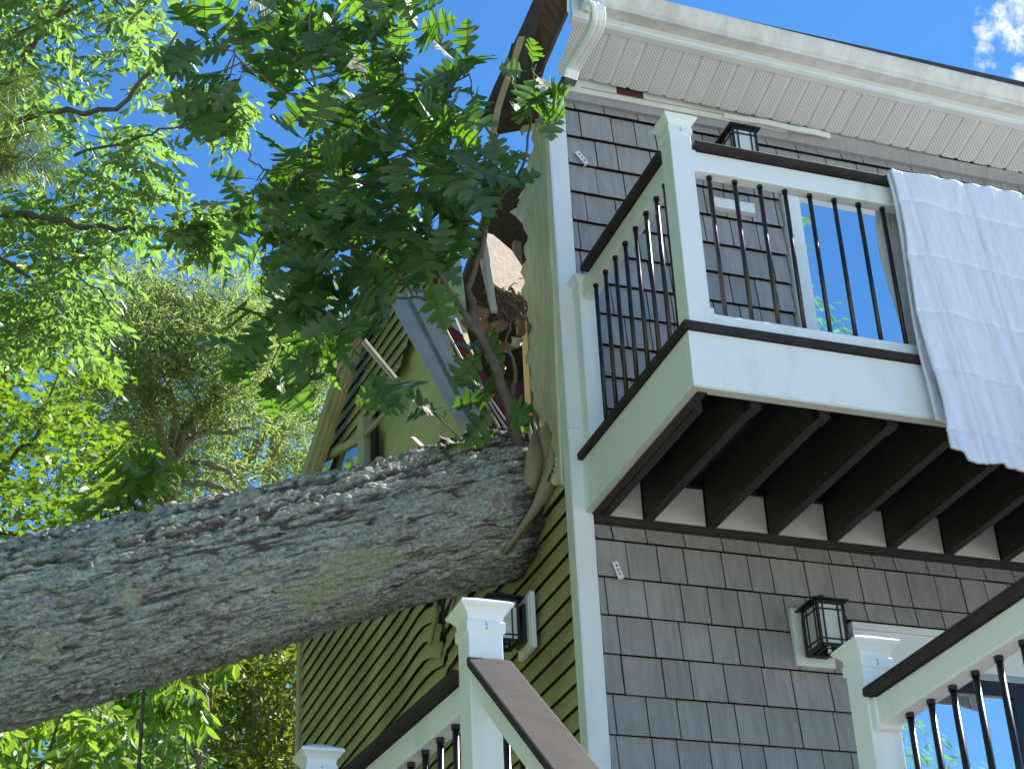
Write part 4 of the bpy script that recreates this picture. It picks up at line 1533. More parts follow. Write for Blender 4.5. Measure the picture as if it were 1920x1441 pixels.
# right rail coming forward
XRr = -0.070
rail_box('top_rail', M['white'], deck, (XRr, YP - 0.0005), (XRr, -4.6), 0.036, ZT - 0.085, ZT - 0.003, 0.006)
rail_box('cap_rail', M['cap'], deck, (XRr, YP - 0.004), (XRr, -4.6), 0.067, ZT, ZT + 0.028, 0.006)
rail_box('bottom_rail', M['white'], deck, (XRr, YP - 0.0005), (XRr, -4.6), 0.028, ZD + 0.05, ZD + 0.11, 0.006)
rail_box('rail_bracket', M['white'], deck, (XRr, YP - 0.0003), (XRr, YP - 0.026), 0.042, ZT - 0.097, ZT - 0.002, 0.004)
for k in range(19):
    baluster(deck, XRr, -2.330 - 0.1125 * k, ZD + 0.11, ZT - 0.085)
# stair rail going down toward the viewer from the corner post
SLP = 0.83


def stair_rail(name, mat, hw, z0, z1, ya, yb, xc=XL, bevel=0.006):
    c = []
    for zz in (z0, z1):
        for (x, y) in ((xc - hw, ya), (xc + hw, ya), (xc + hw, yb), (xc - hw, yb)):
            c.append((x, y, zz - SLP * (YP - y)))
    return MB().hexa(c).build(name, mat, deck, bevel=bevel)


stair_rail('stair_top_rail', M['white'], 0.030, ZT - 0.105, ZT - 0.003, YP - 0.0005, -4.6)
stair_rail('stair_cap_rail', M['cap'], 0.064, ZT, ZT + 0.030, YP - 0.012, -4.6)
stair_rail('stair_bottom_rail', M['white'], 0.028, ZT - 0.80, ZT - 0.74, YP - 0.0005, -4.6)
for k in range(17):
    y = YP - 0.13 - 0.116 * k
    baluster(deck, XL, y, ZT - 0.742 + SLP * (y - YP), ZT - 0.105 + SLP * (y - YP) + 0.01)
post(deck, -1.322, -4.70, 0, 1.55)
# steps, stringers, floors
for k in range(12):
    z_ = ZD - 0.19 * (k + 1)
    if z_ > 0.05:
        box('stair_tread', M['cap'], deck, -1.24, -0.13, YP - 0.24 * (k + 1) + 0.03, YP - 0.24 * k + 0.045, z_ - 0.03, z_, 0.003)
for x0 in (-1.30, -0.11):
    MB().prism([(x0, YP, ZD - 0.32), (x0, YP, ZD - 0.03), (x0, YP - 2.9, 0.14), (x0, YP - 2.9, 0.0), (x0, YP - 2.7, 0.0)], (0.05, 0, 0)).build('stringer', M['white'], deck)
for k in range(16):
    y0 = YP + 0.0 + 0.137 * k
    box('floor_board', M['deck_top'], deck, -1.36, 4.6, y0 + 0.002, y0 + 0.133, ZD - 0.03, ZD)
for k in range(19):
    y0 = YP - 0.137 * (k + 1)
    box('floor_board', M['deck_top'], deck, -0.02, 4.6, y0 + 0.002, y0 + 0.133, ZD - 0.03, ZD)
box('deck_rim', M['white'], deck, -1.37, -0.03, YP - 0.03, YP - 0.001, ZD - 0.28, ZD - 0.031)
box('deck_rim', M['white'], deck, -1.40, -1.371, YP - 0.03, -0.5, ZD - 0.28, ZD - 0.031)
box('deck_rim', M['white'], deck, -0.05, -0.0205, -4.81, YP - 0.0305, ZD - 0.28, ZD - 0.031)
for (x0, y0) in ((-1.32, -2.15), (-1.32, -0.62), (-0.02, -4.75), (2.2, -4.75), (4.4, -4.75)):
    box('support_post', M['white'], deck, x0 + 0.001, x0 + 0.095, y0 + 0.001, y0 + 0.095, 0.0, ZD - 0.2805)

# ================================================================== FALLEN OAK
oak = empty('fallen_oak', (-0.1, 0.65, 5.25), 'huge fallen oak with furrowed lichened trunk lying into the smashed side wall', 'tree')
E0 = np.array([-0.02, 0.66, 5.285])
E1 = np.array([-2.41, 0.44, 4.28])
ax = (E0 - E1)
L0 = np.linalg.norm(ax)
ax /= L0
up = np.array([0, 0, 1.0])
ay = np.cross(up, ax)
ay /= np.linalg.norm(ay)
az = np.cross(ax, ay)
# stations: local s from E1 (0) to E0 (L0) plus beyond to the left (coarse)
ss = np.concatenate([np.linspace(-11, -0.8, 30)[:-1], np.linspace(-0.8, L0 - 0.02, 460)])
NT = 420
th = np.linspace(0, 2 * math.pi, NT, endpoint=False)
SS, TH = np.meshgrid(ss, th, indexing='ij')


def rad_at(s_):
    r_ = 0.362 - 0.0155 * s_
    r_ = r_ + 0.05 * np.clip((-s_ - 1) / 6, 0, 2) + 0.04 * np.exp(-((s_ - L0 + 0.25) / 0.35) ** 2)
    return r_


R0 = rad_at(SS)
cxp = np.stack([SS * 1.0, np.cos(TH) * 2.3, np.sin(TH) * 2.3], -1)
wob = (fbm(cxp * np.array([0.8, 0.6, 0.6]), 3, 2) - 0.5) * 0.09
warp = (fbm(cxp * np.array([2.2, 1.2, 1.2]), 3, 21) - 0.5) * 1.6
# long furrows: ridged noise stretched along the axis
q1 = np.stack([SS * 2.2 + 5, np.cos(TH) * 8.5 + warp, np.sin(TH) * 8.5 + warp], -1)
rid = 1 - np.abs(2 * (0.68 * vnoise(q1, 31) + 0.32 * vnoise(q1 * np.array([2.3, 2.1, 2.1]), 32)) - 1)
q2 = np.stack([SS * 5.5, np.cos(TH) * 17 + warp * 2, np.sin(TH) * 17 + warp * 2], -1)
rid2 = 1 - np.abs(2 * (0.68 * vnoise(q2, 41) + 0.32 * vnoise(q2 * 2.2, 42)) - 1)
q3 = np.stack([SS * 16, np.cos(TH) * 26 + warp * 2, np.sin(TH) * 26 + warp * 2], -1)
rid3 = 1 - np.abs(2 * vnoise(q3, 51) - 1)
q4 = np.stack([SS * 34, np.cos(TH) * 30 + warp * 3, np.sin(TH) * 30 + warp * 3], -1)
rid4 = 1 - np.abs(2 * vnoise(q4, 55) - 1)
plate = fbm(np.stack([SS * 22, np.cos(TH) * 17, np.sin(TH) * 17], -1), 4, 61)
thin = fbm(np.stack([SS * 3.0 + 9, np.cos(TH) * 3, np.sin(TH) * 3], -1), 3, 81)
tt = np.clip((np.sin(TH) + 0.25) / 0.9, 0, 1)
fur = np.clip((rid - 0.905 + 0.07 * tt) / 0.08, 0, 1) * np.clip((thin - 0.40 + 0.2 * tt) * 6, 0, 1) + np.clip((rid2 - 0.90 + 0.08 * tt) / 0.08, 0, 1) * 0.9 * np.clip((0.62 + 0.2 * tt - thin) * 6, 0, 1) + np.clip((rid3 - 0.90) / 0.1, 0, 1) * 0.4
upness = np.sin(TH)      # +1 on top
toptex = np.clip((upness + 0.1) / 1.0, 0, 1)
fine = (plate - 0.5) * 0.034
disp = wob - np.clip(fur, 0, 1.2) * (0.009 + 0.017 * toptex) + fine * (1.0 + 0.8 * toptex) + (rid - 0.5) * 0.010 * (0.25 + toptex) - np.clip((rid3 - 0.72) / 0.28, 0, 1) * 0.009 - np.clip((rid4 - 0.7) / 0.3, 0, 1) * 0.006
RR = R0 + disp
PX = E1 + ax * SS[..., None] + ay * (np.cos(TH) * RR)[..., None] + az * (np.sin(TH) * RR)[..., None]
# local mesh: axis along local X
Lv = np.stack([SS, np.cos(TH) * RR, np.sin(TH) * RR], -1).reshape(-1, 3)
ns = len(ss)
idx = np.arange(ns * NT).reshape(ns, NT)
F = np.stack([idx[:-1], np.roll(idx[:-1], -1, 1), np.roll(idx[1:], -1, 1), idx[1:]], -1).reshape(-1, 4)


def np_mesh(name, V, F, mat, smooth=False):
    me = bpy.data.meshes.new(name)
    V = np.asarray(V, np.float32)
    F = np.asarray(F, np.int32)
    k = F.shape[1]
    me.vertices.add(len(V))
    me.vertices.foreach_set('co', V.ravel())
    me.loops.add(F.size)
    me.loops.foreach_set('vertex_index', F.ravel())
    me.polygons.add(len(F))
    me.polygons.foreach_set('loop_start', np.arange(0, F.size, k, dtype=np.int32))
    me.polygons.foreach_set('loop_total', np.full(len(F), k, np.int32))
    if smooth:
        me.polygons.foreach_set('use_smooth', np.ones(len(F), bool))
    me.update(calc_edges=True)
    me.materials.append(mat)
    return me


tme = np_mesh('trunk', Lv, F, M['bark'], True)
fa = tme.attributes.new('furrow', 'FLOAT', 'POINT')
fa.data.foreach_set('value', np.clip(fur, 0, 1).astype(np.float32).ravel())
front_low = np.clip((-upness + 0.25) / 0.9, 0, 1) * np.clip((-np.cos(TH) + 0.95), 0, 1)
lich = fbm(np.stack([SS * 2.1 + 3, np.cos(TH) * 1.6, np.sin(TH) * 1.6], -1), 4, 71)
lv = np.clip((lich - 0.40) * 4.0, 0, 1) * np.clip(front_low * 1.5, 0, 1) * np.clip((SS - 0.1) / 1.0, 0.15, 1) * 0.72
for (s_c, t_c, r_s) in ((0.43, math.radians(195), 0.055), (0.06, math.radians(213), 0.07), (0.95, math.radians(203), 0.035)):      # separate lichen rosettes
    dd = np.sqrt((SS - s_c) ** 2 + ((TH - t_c) * 0.36) ** 2)
    lv = np.maximum(lv, np.clip(0.95 - dd / r_s * 0.45, 0, 0.62))
la = tme.attributes.new('lichen', 'FLOAT', 'POINT')
la.data.foreach_set('value', lv.astype(np.float32).ravel())
mo = np.clip((upness - 0.35) / 0.6, 0, 1) * 0.52 + 0.95 * np.clip((SS - L0 + 0.62) / 0.5, 0, 1) * np.clip(0.75 - 0.6 * upness, 0.35, 1)  # moss on top, plus shade and wet bark painted onto the wall end
ma_ = tme.attributes.new('moss_shade', 'FLOAT', 'POINT')
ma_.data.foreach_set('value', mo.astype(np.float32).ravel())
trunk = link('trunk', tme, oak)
RM = Matrix(((ax[0], ay[0], az[0], 0), (ax[1], ay[1], az[1], 0), (ax[2], ay[2], az[2], 0), (0, 0, 0, 1)))
trunk.matrix_local = Matrix.Translation(Vector(E1) - Vector((-0.1, 0.65, 5.25))) @ RM

# limbs of the oak
LIMBS = [
    ([(985, 905, 8.2), (978, 850, 8.2), (955, 760, 8.1), (925, 680, 8.05), (890, 615, 8.0), (850, 560, 7.95), (800, 480, 7.9), (760, 410, 7.9), (738, 350, 7.9), (725, 300, 7.9), (705, 250, 7.9)],
     [0.038, 0.034, 0.028, 0.023, 0.019, 0.014, 0.010, 0.009, 0.008, 0.007, 0.004]),
    ([(738, 350, 7.9), (690, 345, 7.85), (650, 335, 7.8), (620, 265, 7.75), (597, 215, 7.7), (585, 130, 7.7), (578, 40, 7.7), (600, -60, 7.7)], [0.008, 0.008, 0.008, 0.007, 0.006, 0.005, 0.004, 0.003]),
    ([(597, 215, 7.7), (560, 185, 7.7), (520, 165, 7.7), (440, 105, 7.65), (405, 70, 7.6)], [0.006, 0.005, 0.005, 0.004, 0.003]),
    ([(650, 335, 7.8), (580, 325, 7.7), (510, 325, 7.7), (470, 300, 7.65), (464, 250, 7.6)], [0.006, 0.005, 0.005, 0.004, 0.002]),
    ([(725, 300, 7.9), (690, 260, 7.9), (705, 215, 8.0), (755, 150, 8.0)], [0.006, 0.005, 0.004, 0.003]),
    ([(890, 615, 8.0), (880, 540, 8.1), (905, 455, 8.15), (918, 390, 8.15), (912, 330, 8.1), (930, 270, 8.1), (890, 200, 8.1), (880, 140, 8.1)], [0.018, 0.016, 0.013, 0.011, 0.008, 0.007, 0.005, 0.003]),
    ([(918, 390, 8.15), (960, 350, 8.1), (985, 300, 8.0), (1000, 200, 7.95), (1005, 120, 7.95)], [0.009, 0.007, 0.006, 0.005, 0.003]),
    ([(800, 560, 8.0), (740, 560, 7.95), (690, 585, 7.9), (620, 600, 7.9), (560, 610, 7.9), (500, 620, 7.9)], [0.006, 0.006, 0.005, 0.004, 0.003, 0.002]),
    ([(690, 585, 7.9), (680, 640, 7.9), (640, 690, 7.9)], [0.004, 0.003, 0.002]),
    ([(880, 845, 8.3), (840, 800, 8.3), (800, 765, 8.3), (770, 735, 8.3)], [0.005, 0.004, 0.003, 0.002]),
    ([(955, 760, 8.1), (968, 700, 8.05), (950, 640, 8.0), (960, 600, 8.0)], [0.012, 0.009, 0.006, 0.003]),
    ([(850, 560, 7.95), (770, 540, 7.85), (700, 480, 7.8), (600, 440, 7.75), (520, 440, 7.7), (490, 520, 7.7)], [0.008, 0.007, 0.006, 0.005, 0.004, 0.002]),
]
limb_pts = []
for pts, rr in LIMBS:
    P3s = [at(*p) for p in pts]
    fine_p, fine_r = [], []
    for i in range(len(P3s) - 1):
        for t_ in np.linspace(0, 1, 6)[:-1]:
            fine_p.append(P3s[i] * (1 - t_) + P3s[i + 1] * t_ + rng.normal(0, 0.004, 3))
            fine_r.append(rr[i] * (1 - t_) + rr[i + 1] * t_)
    fine_p.append(P3s[-1])
    fine_r.append(rr[-1])
    MB().tube(fine_p, fine_r, 8).build('limb', M['twig'], oak, smooth=True)
    limb_pts += fine_p
limb_pts = np.array(limb_pts)


def oak_leaf_mesh(seed):
    """red oak leaf: bristle-tipped lobes either side of a midrib, gently curled; length 1 along +X"""
    r_ = random.Random(seed)
    out = [(0.0, 0.006)]
    for l in range(3):
        x_s = (0.09, 0.31, 0.54)[l]
        w = (0.27, 0.45, 0.40)[l] * r_.uniform(0.9, 1.12)
        sh_ = r_.uniform(-0.012, 0.012)
        out += [(x_s, (0.045, 0.075, 0.085)[l]), (x_s + 0.075 + sh_, w * 0.62), (x_s + 0.105 + sh_, w * 0.86), (x_s + 0.185 + sh_, w),
                (x_s + 0.165 + sh_, w * 0.76), (x_s + 0.235 + sh_, w * 0.78), (x_s + 0.195, w * 0.50), (x_s + 0.205, 0.12 + 0.02 * l)]
    out += [(0.765, 0.085), (0.84, 0.17), (0.91, 0.215), (0.885, 0.12), (0.94, 0.10), (1.0, 0.0)]
    out.sort(key=lambda p: 0)  # keep order
    V, F = [], []
    fold = r_.uniform(0.12, 0.42)
    curl = r_.uniform(-0.28, 0.10)
    twist = r_.uniform(-0.35, 0.35)

    def place(x, y):
        z = fold * abs(y) + curl * x * x + 0.05 * math.sin(x * 6 + seed) * abs(y) + twist * y * x - 0.35 * y * y
        return (x, y, z)
    n = len(out)
    for sgn in (1, -1):
        base = len(V)
        mid_i, out_i = [], []
        for (x, y) in out:
            xm = x * 0.97 if x < 0.95 else x
            V.append(place(min(xm, 1.0), 0.0))
            V.append(place(x, sgn * y))
        for i in range(n - 1):
            a, b_ = base + 2 * i, base + 2 * i + 2
            q = (a, b_, b_ + 1, a + 1)
            F.append(q if sgn < 0 else q[::-1])
    # petiole
    b0 = len(V)
    for (x, s_) in ((-0.22, 0.008), (0.0, 0.010), (0.95, 0.004)):
        zc = curl * x * x if x > 0 else 0.12 * x * x * 4 * 0.3
        for (yy, zz) in ((-s_, zc - 0.002), (s_, zc - 0.002), (0, zc - s_ * 1.8)):
            V.append((x, yy, zz))
    for i in range(2):
        for k in range(3):
            a = b0 + i * 3
            F.append((a + k, a + (k + 1) % 3, a + 3 + (k + 1) % 3, a + 3 + k))
    return np.array(V), F


OAK_VARS = []
for s_ in range(7):
    V, F = oak_leaf_mesh(s_)
    me = bpy.data.meshes.new('oak_leaf')
    me.from_pydata([tuple(p) for p in V], [], F)
    me.materials.append(M['oak_leaf'])
    me.update()
    OAK_VARS.append((me, V, F))


def in_poly(u, v, poly):
    c = False
    j = len(poly) - 1
    for i in range(len(poly)):
        if (poly[i][1] > v) != (poly[j][1] > v) and u < (poly[j][0] - poly[i][0]) * (v - poly[i][1]) / (poly[j][1] - poly[i][1]) + poly[i][0]:
            c = not c
        j = i
    return c


def frame_from(d, nrm):
    d = d / (np.linalg.norm(d) + 1e-9)
    nrm = nrm - d * (nrm @ d)
    nrm /= (np.linalg.norm(nrm) + 1e-9)
    y = np.cross(nrm, d)
    return np.stack([d, y, nrm], 1)


OAK_REGIONS = [   # polygon in the survey, depth, spread, spacing px
    ([(530, -60), (600, -80), (770, -60), (785, 60), (770, 130), (830, 200), (870, 270), (875, 400), (840, 480), (800, 500), (720, 480), (680, 540), (600, 530), (540, 520), (515, 490), (515, 440), (470, 410), (440, 360), (480, 330), (560, 330), (590, 200), (550, 120), (520, 60)], 7.85, 0.38, 41),
    ([(365, 60), (445, 50), (465, 110), (440, 190), (385, 200), (360, 140)], 7.7, 0.2, 42),
    ([(470, 520), (560, 540), (690, 560), (700, 640), (690, 700), (600, 710), (600, 620), (510, 690), (470, 660), (465, 590)], 7.85, 0.2, 50),
    ([(830, 120), (880, 110), (890, 160), (860, 230), (890, 300), (945, 260), (950, 330), (930, 370), (880, 400), (850, 400), (830, 330)], 8.2, 0.2, 46),
    ([(990, 120), (1018, 125), (1022, 165), (1006, 215), (985, 215)], 7.9, 0.08, 33),
    ([(905, 590), (965, 600), (970, 650), (935, 690), (965, 740), (930, 750), (905, 660)], 8.0, 0.12, 58),
    ([(720, 690), (790, 690), (850, 760), (860, 830), (790, 800), (730, 740)], 8.25, 0.08, 72),
    ([(840, 830), (960, 815), (975, 810), (970, 830), (850, 850)], 8.25, 0.04, 62),
]
OAK_CLEAR = [[(905, -50), (1060, -50), (1060, 90), (985, 110), (985, 250), (880, 262), (912, 130)], [(985, 200), (1100, 200), (1100, 900), (1000, 900), (1004, 700), (990, 600)],
             [(890, 445), (1000, 400), (1000, 565), (930, 590), (895, 560)], [(735, 590), (800, 570), (900, 790), (860, 800)], [(560, 760), (700, 640), (745, 590), (860, 600), (880, 690), (700, 700), (690, 760), (600, 850)]]
leaves = []
twig_mb = MB()
for poly, dep, spr, gap in OAK_REGIONS:
    us = [p[0] for p in poly]
    vs = [p[1] for p in poly]
    pts = []
    tries = 0
    while tries < 2600:
        tries += 1
        u, v = random.uniform(min(us), max(us)), random.uniform(min(vs), max(vs))
        if not in_poly(u, v, poly):
            continue
        if any((u - a) ** 2 + (v - b_) ** 2 < gap * gap for a, b_ in pts):
            continue
        pts.append((u, v))
    for (u, v) in pts:
        c = at(u, v, dep + random.uniform(-spr, spr))
        dist = np.linalg.norm(limb_pts - c, axis=1)
        j = int(np.argmin(dist + rng.uniform(0, 0.08, len(dist))))
        a = limb_pts[j]
        out_d = c - a
        ln = np.linalg.norm(out_d)
        out_d = out_d / (ln + 1e-6)
        if ln > 0.02:
            mid = (a + c) / 2 + np.array([0, 0, 0.04 * ln]) + rng.normal(0, 0.012, 3)
            twig_mb.tube([a, mid, c], [0.0042, 0.0032, 0.0022], 5)
        nleaf = random.choice([4, 5, 5, 6]) if gap < 52 else random.choice([3, 4])
        droop = 0.42
        for q in range(nleaf):
            ang = q * 2.4 + random.uniform(0, 0.8)
            e1 = np.cross(out_d, np.array([0.3, 0.2, 0.9]))
            e1 /= np.linalg.norm(e1)
            e2 = np.cross(out_d, e1)
            d = out_d * random.uniform(0.2, 0.9) + (e1 * math.cos(ang) + e2 * math.sin(ang)) * 0.85 + np.array([0, 0, -droop * random.uniform(0.3, 1.2)])
            nrm = np.array([random.gauss(0, 0.5) - 0.3, random.gauss(0, 0.45) - 0.85, random.gauss(0.35, 0.4)])
            if random.random() < 0.3:
                nrm = -nrm
            Rm = frame_from(d, nrm)
            size = random.uniform(0.165, 0.245)
            if gap < 35:
                size *= 0.8
            tu, tv, _ = proj(c + Rm[:, 0] * size * 0.75)
            if gap > 35 and any(in_poly(tu, tv, ex_) for ex_ in OAK_CLEAR):
                continue
            leaves.append((c + Rm[:, 0] * 0.05 + rng.normal(0, 0.02, 3), Rm, size, random.randrange(7)))
tag(twig_mb.build('twigs', M['twig'], oak), kind='stuff')


def near_key(l):
    return -l[2] / np.linalg.norm(l[0] - CAM)


leaves.sort(key=near_key)
ob = np.array([-0.1, 0.65, 5.25])
for (p, Rm, s_, vi) in leaves[:300]:
    o = link('leaf', OAK_VARS[vi][0], oak)
    mm = Matrix([[Rm[r_][c_] * s_ for c_ in range(3)] + [p[r_] - ob[r_]] for r_ in range(3)] + [[0, 0, 0, 1]])
    o.matrix_local = mm
VV, FF = [], []
for (p, Rm, s_, vi) in leaves[300:]:
    n0 = len(VV)
    VV += [tuple(q) for q in (OAK_VARS[vi][1] * s_) @ Rm.T + p - ob]
    FF += [tuple(i + n0 for i in f_) for f_ in OAK_VARS[vi][2]]
if VV:
    me = bpy.data.meshes.new('foliage')
    me.from_pydata(VV, [], FF)
    me.materials.append(M['oak_leaf'])
    me.update()
    tag(link('foliage', me, oak), kind='stuff')
print('oak leaves', len(leaves), 'shingles', n_sh)


# ================================================================== BACKGROUND TREES
def leaf_template(kind):
    if kind == 'oval':      # folded oval leaf, length 1
        V = np.array([(0, 0, 0), (0.3, 0.20, 0.06), (0.68, 0.17, 0.03), (1, 0, -0.08), (0.68, -0.17, 0.03), (0.3, -0.20, 0.06), (-0.18, 0, 0.02)])
        F = [(0, 1, 2, 3), (0, 3, 4, 5)]
    elif kind == 'narrow':
        V = np.array([(0, 0, 0), (0.35, 0.10, 0.02), (0.7, 0.075, 0.0), (1, 0, -0.10), (0.7, -0.075, 0.0), (0.35, -0.10, 0.02)])
        F = [(0, 1, 2, 3), (0, 3, 4, 5)]
    elif kind == 'needle':
        V = np.array([(0, 0.008, 0), (0, -0.008, 0), (0.6, -0.007, -0.03), (0.6, 0.007, -0.03), (1, 0.002, -0.10), (1, -0.002, -0.10)])
        F = [(0, 1, 2, 3), (3, 2, 5, 4)]
    else:                   # 'maple' five point
        V = np.array([(0, 0, 0), (0.25, 0.42, 0.05), (0.45, 0.22, 0.02), (0.72, 0.36, 0.0), (0.70, 0.14, 0.0), (1, 0, -0.05), (0.70, -0.14, 0), (0.72, -0.36, 0), (0.45, -0.22, 0.02), (0.25, -0.42, 0.05)])
        F = [(0, 1, 2, 4), (2, 3, 4, 4), (0, 4, 5, 6), (0, 6, 8, 9), (6, 7, 8, 8)]
        F = [(0, 1, 2, 4), (0, 4, 5, 6), (0, 6, 8, 9), (2, 3, 4, 4), (8, 6, 7, 7)]
    return V, F


def build_leaf_cloud(name, tmpl, P, Rm, s_, mat, parent, base):
    V, F = tmpl
    F = np.array([f_ if len(f_) == 4 else (*f_, f_[-1]) for f_ in F if len(set(f_)) == 4])
    n = len(P)
    VV = np.einsum('nij,kj->nki', Rm, V) * s_[:, None, None] + (P - base)[:, None, :]
    FF = (F[None] + (np.arange(n) * len(V))[:, None, None]).reshape(-1, 4)
    me = np_mesh(name, VV.reshape(-1, 3), FF, mat)
    return link(name, me, parent)


def frames(D, Nn):
    D = D / (np.linalg.norm(D, axis=1, keepdims=True) + 1e-9)
    Nn = Nn - D * np.sum(D * Nn, 1, keepdims=True)
    Nn = Nn / (np.linalg.norm(Nn, axis=1, keepdims=True) + 1e-9)
    Y = np.cross(Nn, D)
    return np.stack([D, Y, Nn], 2)


TREE_INFO = []


def tree(name, label, base, trunk_path, limbs, regions, tmpl, leaf_len, per_twig, twig_len, mat, bark, n_twigs, droop=0.3, clump=(70, 0.5), individual=0, group=None, seed=0, flat=0.6, twig_geo=True, cat='tree', wind=None, lobes=None):
    """regions: list of (polygon px, depth0, depth1, weight); foliage fills the volume they span"""
    rg = np.random.default_rng(seed)
    root = empty(name, tuple(base), label, cat, group)
    base = np.array(base, float)
    if trunk_path:
        pts, rr = trunk_path
        fp, fr2 = [], []
        for i in range(len(pts) - 1):
            for t_ in np.linspace(0, 1, 5)[:-1]:
                fp.append(np.array(pts[i]) * (1 - t_) + np.array(pts[i + 1]) * t_ + rg.normal(0, 0.015, 3))
                fr2.append(rr[i] * (1 - t_) + rr[i + 1] * t_)
        fp.append(np.array(pts[-1]))
        fr2.append(rr[-1])
        MB().tube(fp, fr2, 10).build('trunk', bark, root, smooth=True)
    lp = []
    for pts, rr in limbs:
        q = [at(*p) for p in pts]
        fp, fr2 = [], []
        for i in range(len(q) - 1):
            for t_ in np.linspace(0, 1, 6)[:-1]:
                fp.append(q[i] * (1 - t_) + q[i + 1] * t_ + rg.normal(0, 0.012, 3))
                fr2.append(rr[0] + (rr[1] - rr[0]) * (i + t_) / (len(q) - 1))
        fp.append(q[-1])
        fr2.append(rr[1])
        MB().tube(fp, fr2, 6).build('limb', bark, root, smooth=True)
        lp += fp
    lp = np.array(lp) if lp else None
    P, D, Nn = [], [], []
    tw = MB()
    wsum = sum(r_[3] for r_ in regions)
    for poly, d0, d1, wgt in regions:
        n = int(n_twigs * wgt / wsum)
        us = [p[0] for p in poly]
        vs = [p[1] for p in poly]
        got = 0
        if lobes:
            cs = []
            tries = 0
            while len(cs) < int(lobes[0] * wgt / wsum) and tries < 5000:
                tries += 1
                u, v = rg.uniform(min(us), max(us)), rg.uniform(min(vs), max(vs))
                if in_poly(u, v, poly):
                    cs.append((at(u, v, rg.uniform(d0, d1)), rg.uniform(lobes[1], lobes[2])))
            for (c0, r0) in cs:
                for q_ in range(max(1, n // len(cs))):
                    dr = rg.normal(0, 1, 3) * np.array([1.25, 1.25, 0.75]) + np.array([0, 0, 0.25])
                    dr /= np.linalg.norm(dr)
                    c = c0 + dr * r0 * rg.uniform(0.55, 1.08) * np.array([1.2, 1.2, 0.8])
                    d = dr * 0.9 + rg.normal(0, 0.45, 3) + np.array([0, 0, -droop])
                    if wind is not None:
                        d = d + np.array(wind)
                    d /= np.linalg.norm(d)
                    tl = twig_len * rg.uniform(0.5, 1.2)
                    sd = np.cross(d, [0.1, 0.2, 1.0])
                    sd /= np.linalg.norm(sd)
                    for q in range(per_twig):
                        s_ = (q + 0.5) / per_twig
                        P.append(c + d * tl * s_ + np.array([0, 0, -0.25 * tl * s_ * s_]))
                        D.append(d * 0.7 + sd * (1 if q % 2 else -1) * rg.uniform(0.3, 0.9) + rg.normal(0, 0.25, 3))
                        Nn.append(dr * 0.6 + np.array([0, -0.1, flat]) + rg.normal(0, 0.5, 3))
            continue
        tries = 0
        while got < n and tries < n * 40:
            tries += 1
            u, v = rg.uniform(min(us), max(us)), rg.uniform(min(vs), max(vs))
            if not in_poly(u, v, poly):
                continue
            dep = rg.uniform(d0, d1)
            dens = fbm(np.array([u / clump[0], v / clump[0], dep * 0.9 + seed]), 3, seed)
            if dens < clump[1] + rg.uniform(-0.05, 0.05):
                continue
            got += 1
            c = at(u, v, dep)
            yaw = rg.uniform(0, 2 * math.pi)
            d = np.array([math.cos(yaw), math.sin(yaw), rg.uniform(-droop - 0.3, 0.35 - droop)])
            if wind is not None:
                d = d * 0.7 + np.array(wind)
            d /= np.linalg.norm(d)
            tl = twig_len * rg.uniform(0.6, 1.25)
            sd = np.cross(d, [0, 0, 1.0])
            sd /= np.linalg.norm(sd)
            if twig_geo and lp is not None and rg.uniform() < 0.35:
                a = c - d * tl * 0.2
                tw.tube([a, c + d * tl * 0.5 + np.array([0, 0, -0.02]), c + d * tl], [0.004, 0.003, 0.0015], 4, cap=False)
            for q in range(per_twig):
                s_ = (q + 0.5) / per_twig
                side_ = 1 if q % 2 else -1
                pos = c + d * tl * s_ + np.array([0, 0, -0.25 * tl * s_ * s_])
                ld = d * 0.6 + sd * side_ * rg.uniform(0.4, 1.0) + np.array([0, 0, -droop * rg.uniform(0.2, 1.4)]) + rg.normal(0, 0.18, 3)
                P.append(pos)
                D.append(ld)
                Nn.append(np.array([0, 0, flat]) + rg.normal(0, 0.55, 3))
    P, D, Nn = np.array(P), np.array(D), np.array(Nn)
    Rm = frames(D, Nn)
    sz = leaf_len * rg.uniform(0.7, 1.2, len(P))
    if tw.v:
        tag(tw.build('twigs', bark, root), kind='stuff')
    order = np.arange(len(P))
    if individual:
        pu = np.array([proj(p)[:3] for p in P])
        vis = (pu[:, 0] > 0) & (pu[:, 0] < 1920) & (pu[:, 1] > 0) & (pu[:, 1] < 1441)
        score = np.where(vis, sz / pu[:, 2], 0) * (1 + 0.0 * sz)
        score = np.where(vis, score - 0.02 * (pu[:, 2] - pu[:, 2].min()) * leaf_len, 0)
        order = np.argsort(-score)
        V, F = tmpl
        me = bpy.data.meshes.new(name + '_leaf')
        me.from_pydata([tuple(p) for p in V], [], [tuple(dict.fromkeys(f_)) for f_ in F])
        me.materials.append(mat)
        me.update()
        for i in order[:individual]:
            o = link('leaf', me, root)
            o.matrix_local = Matrix([[Rm[i][r_][c_] * sz[i] for c_ in range(3)] + [P[i][r_] - base[r_]] for r_ in range(3)] + [[0, 0, 0, 1]])
        order = order[individual:]
    o = build_leaf_cloud('foliage', tmpl, P[order], Rm[order], sz[order], mat, root, base)
    tag(o, kind='stuff')
    TREE_INFO.append((name, len(P)))
    return root


def ground_under(p):
    return np.array([p[0], p[1], 0.0])


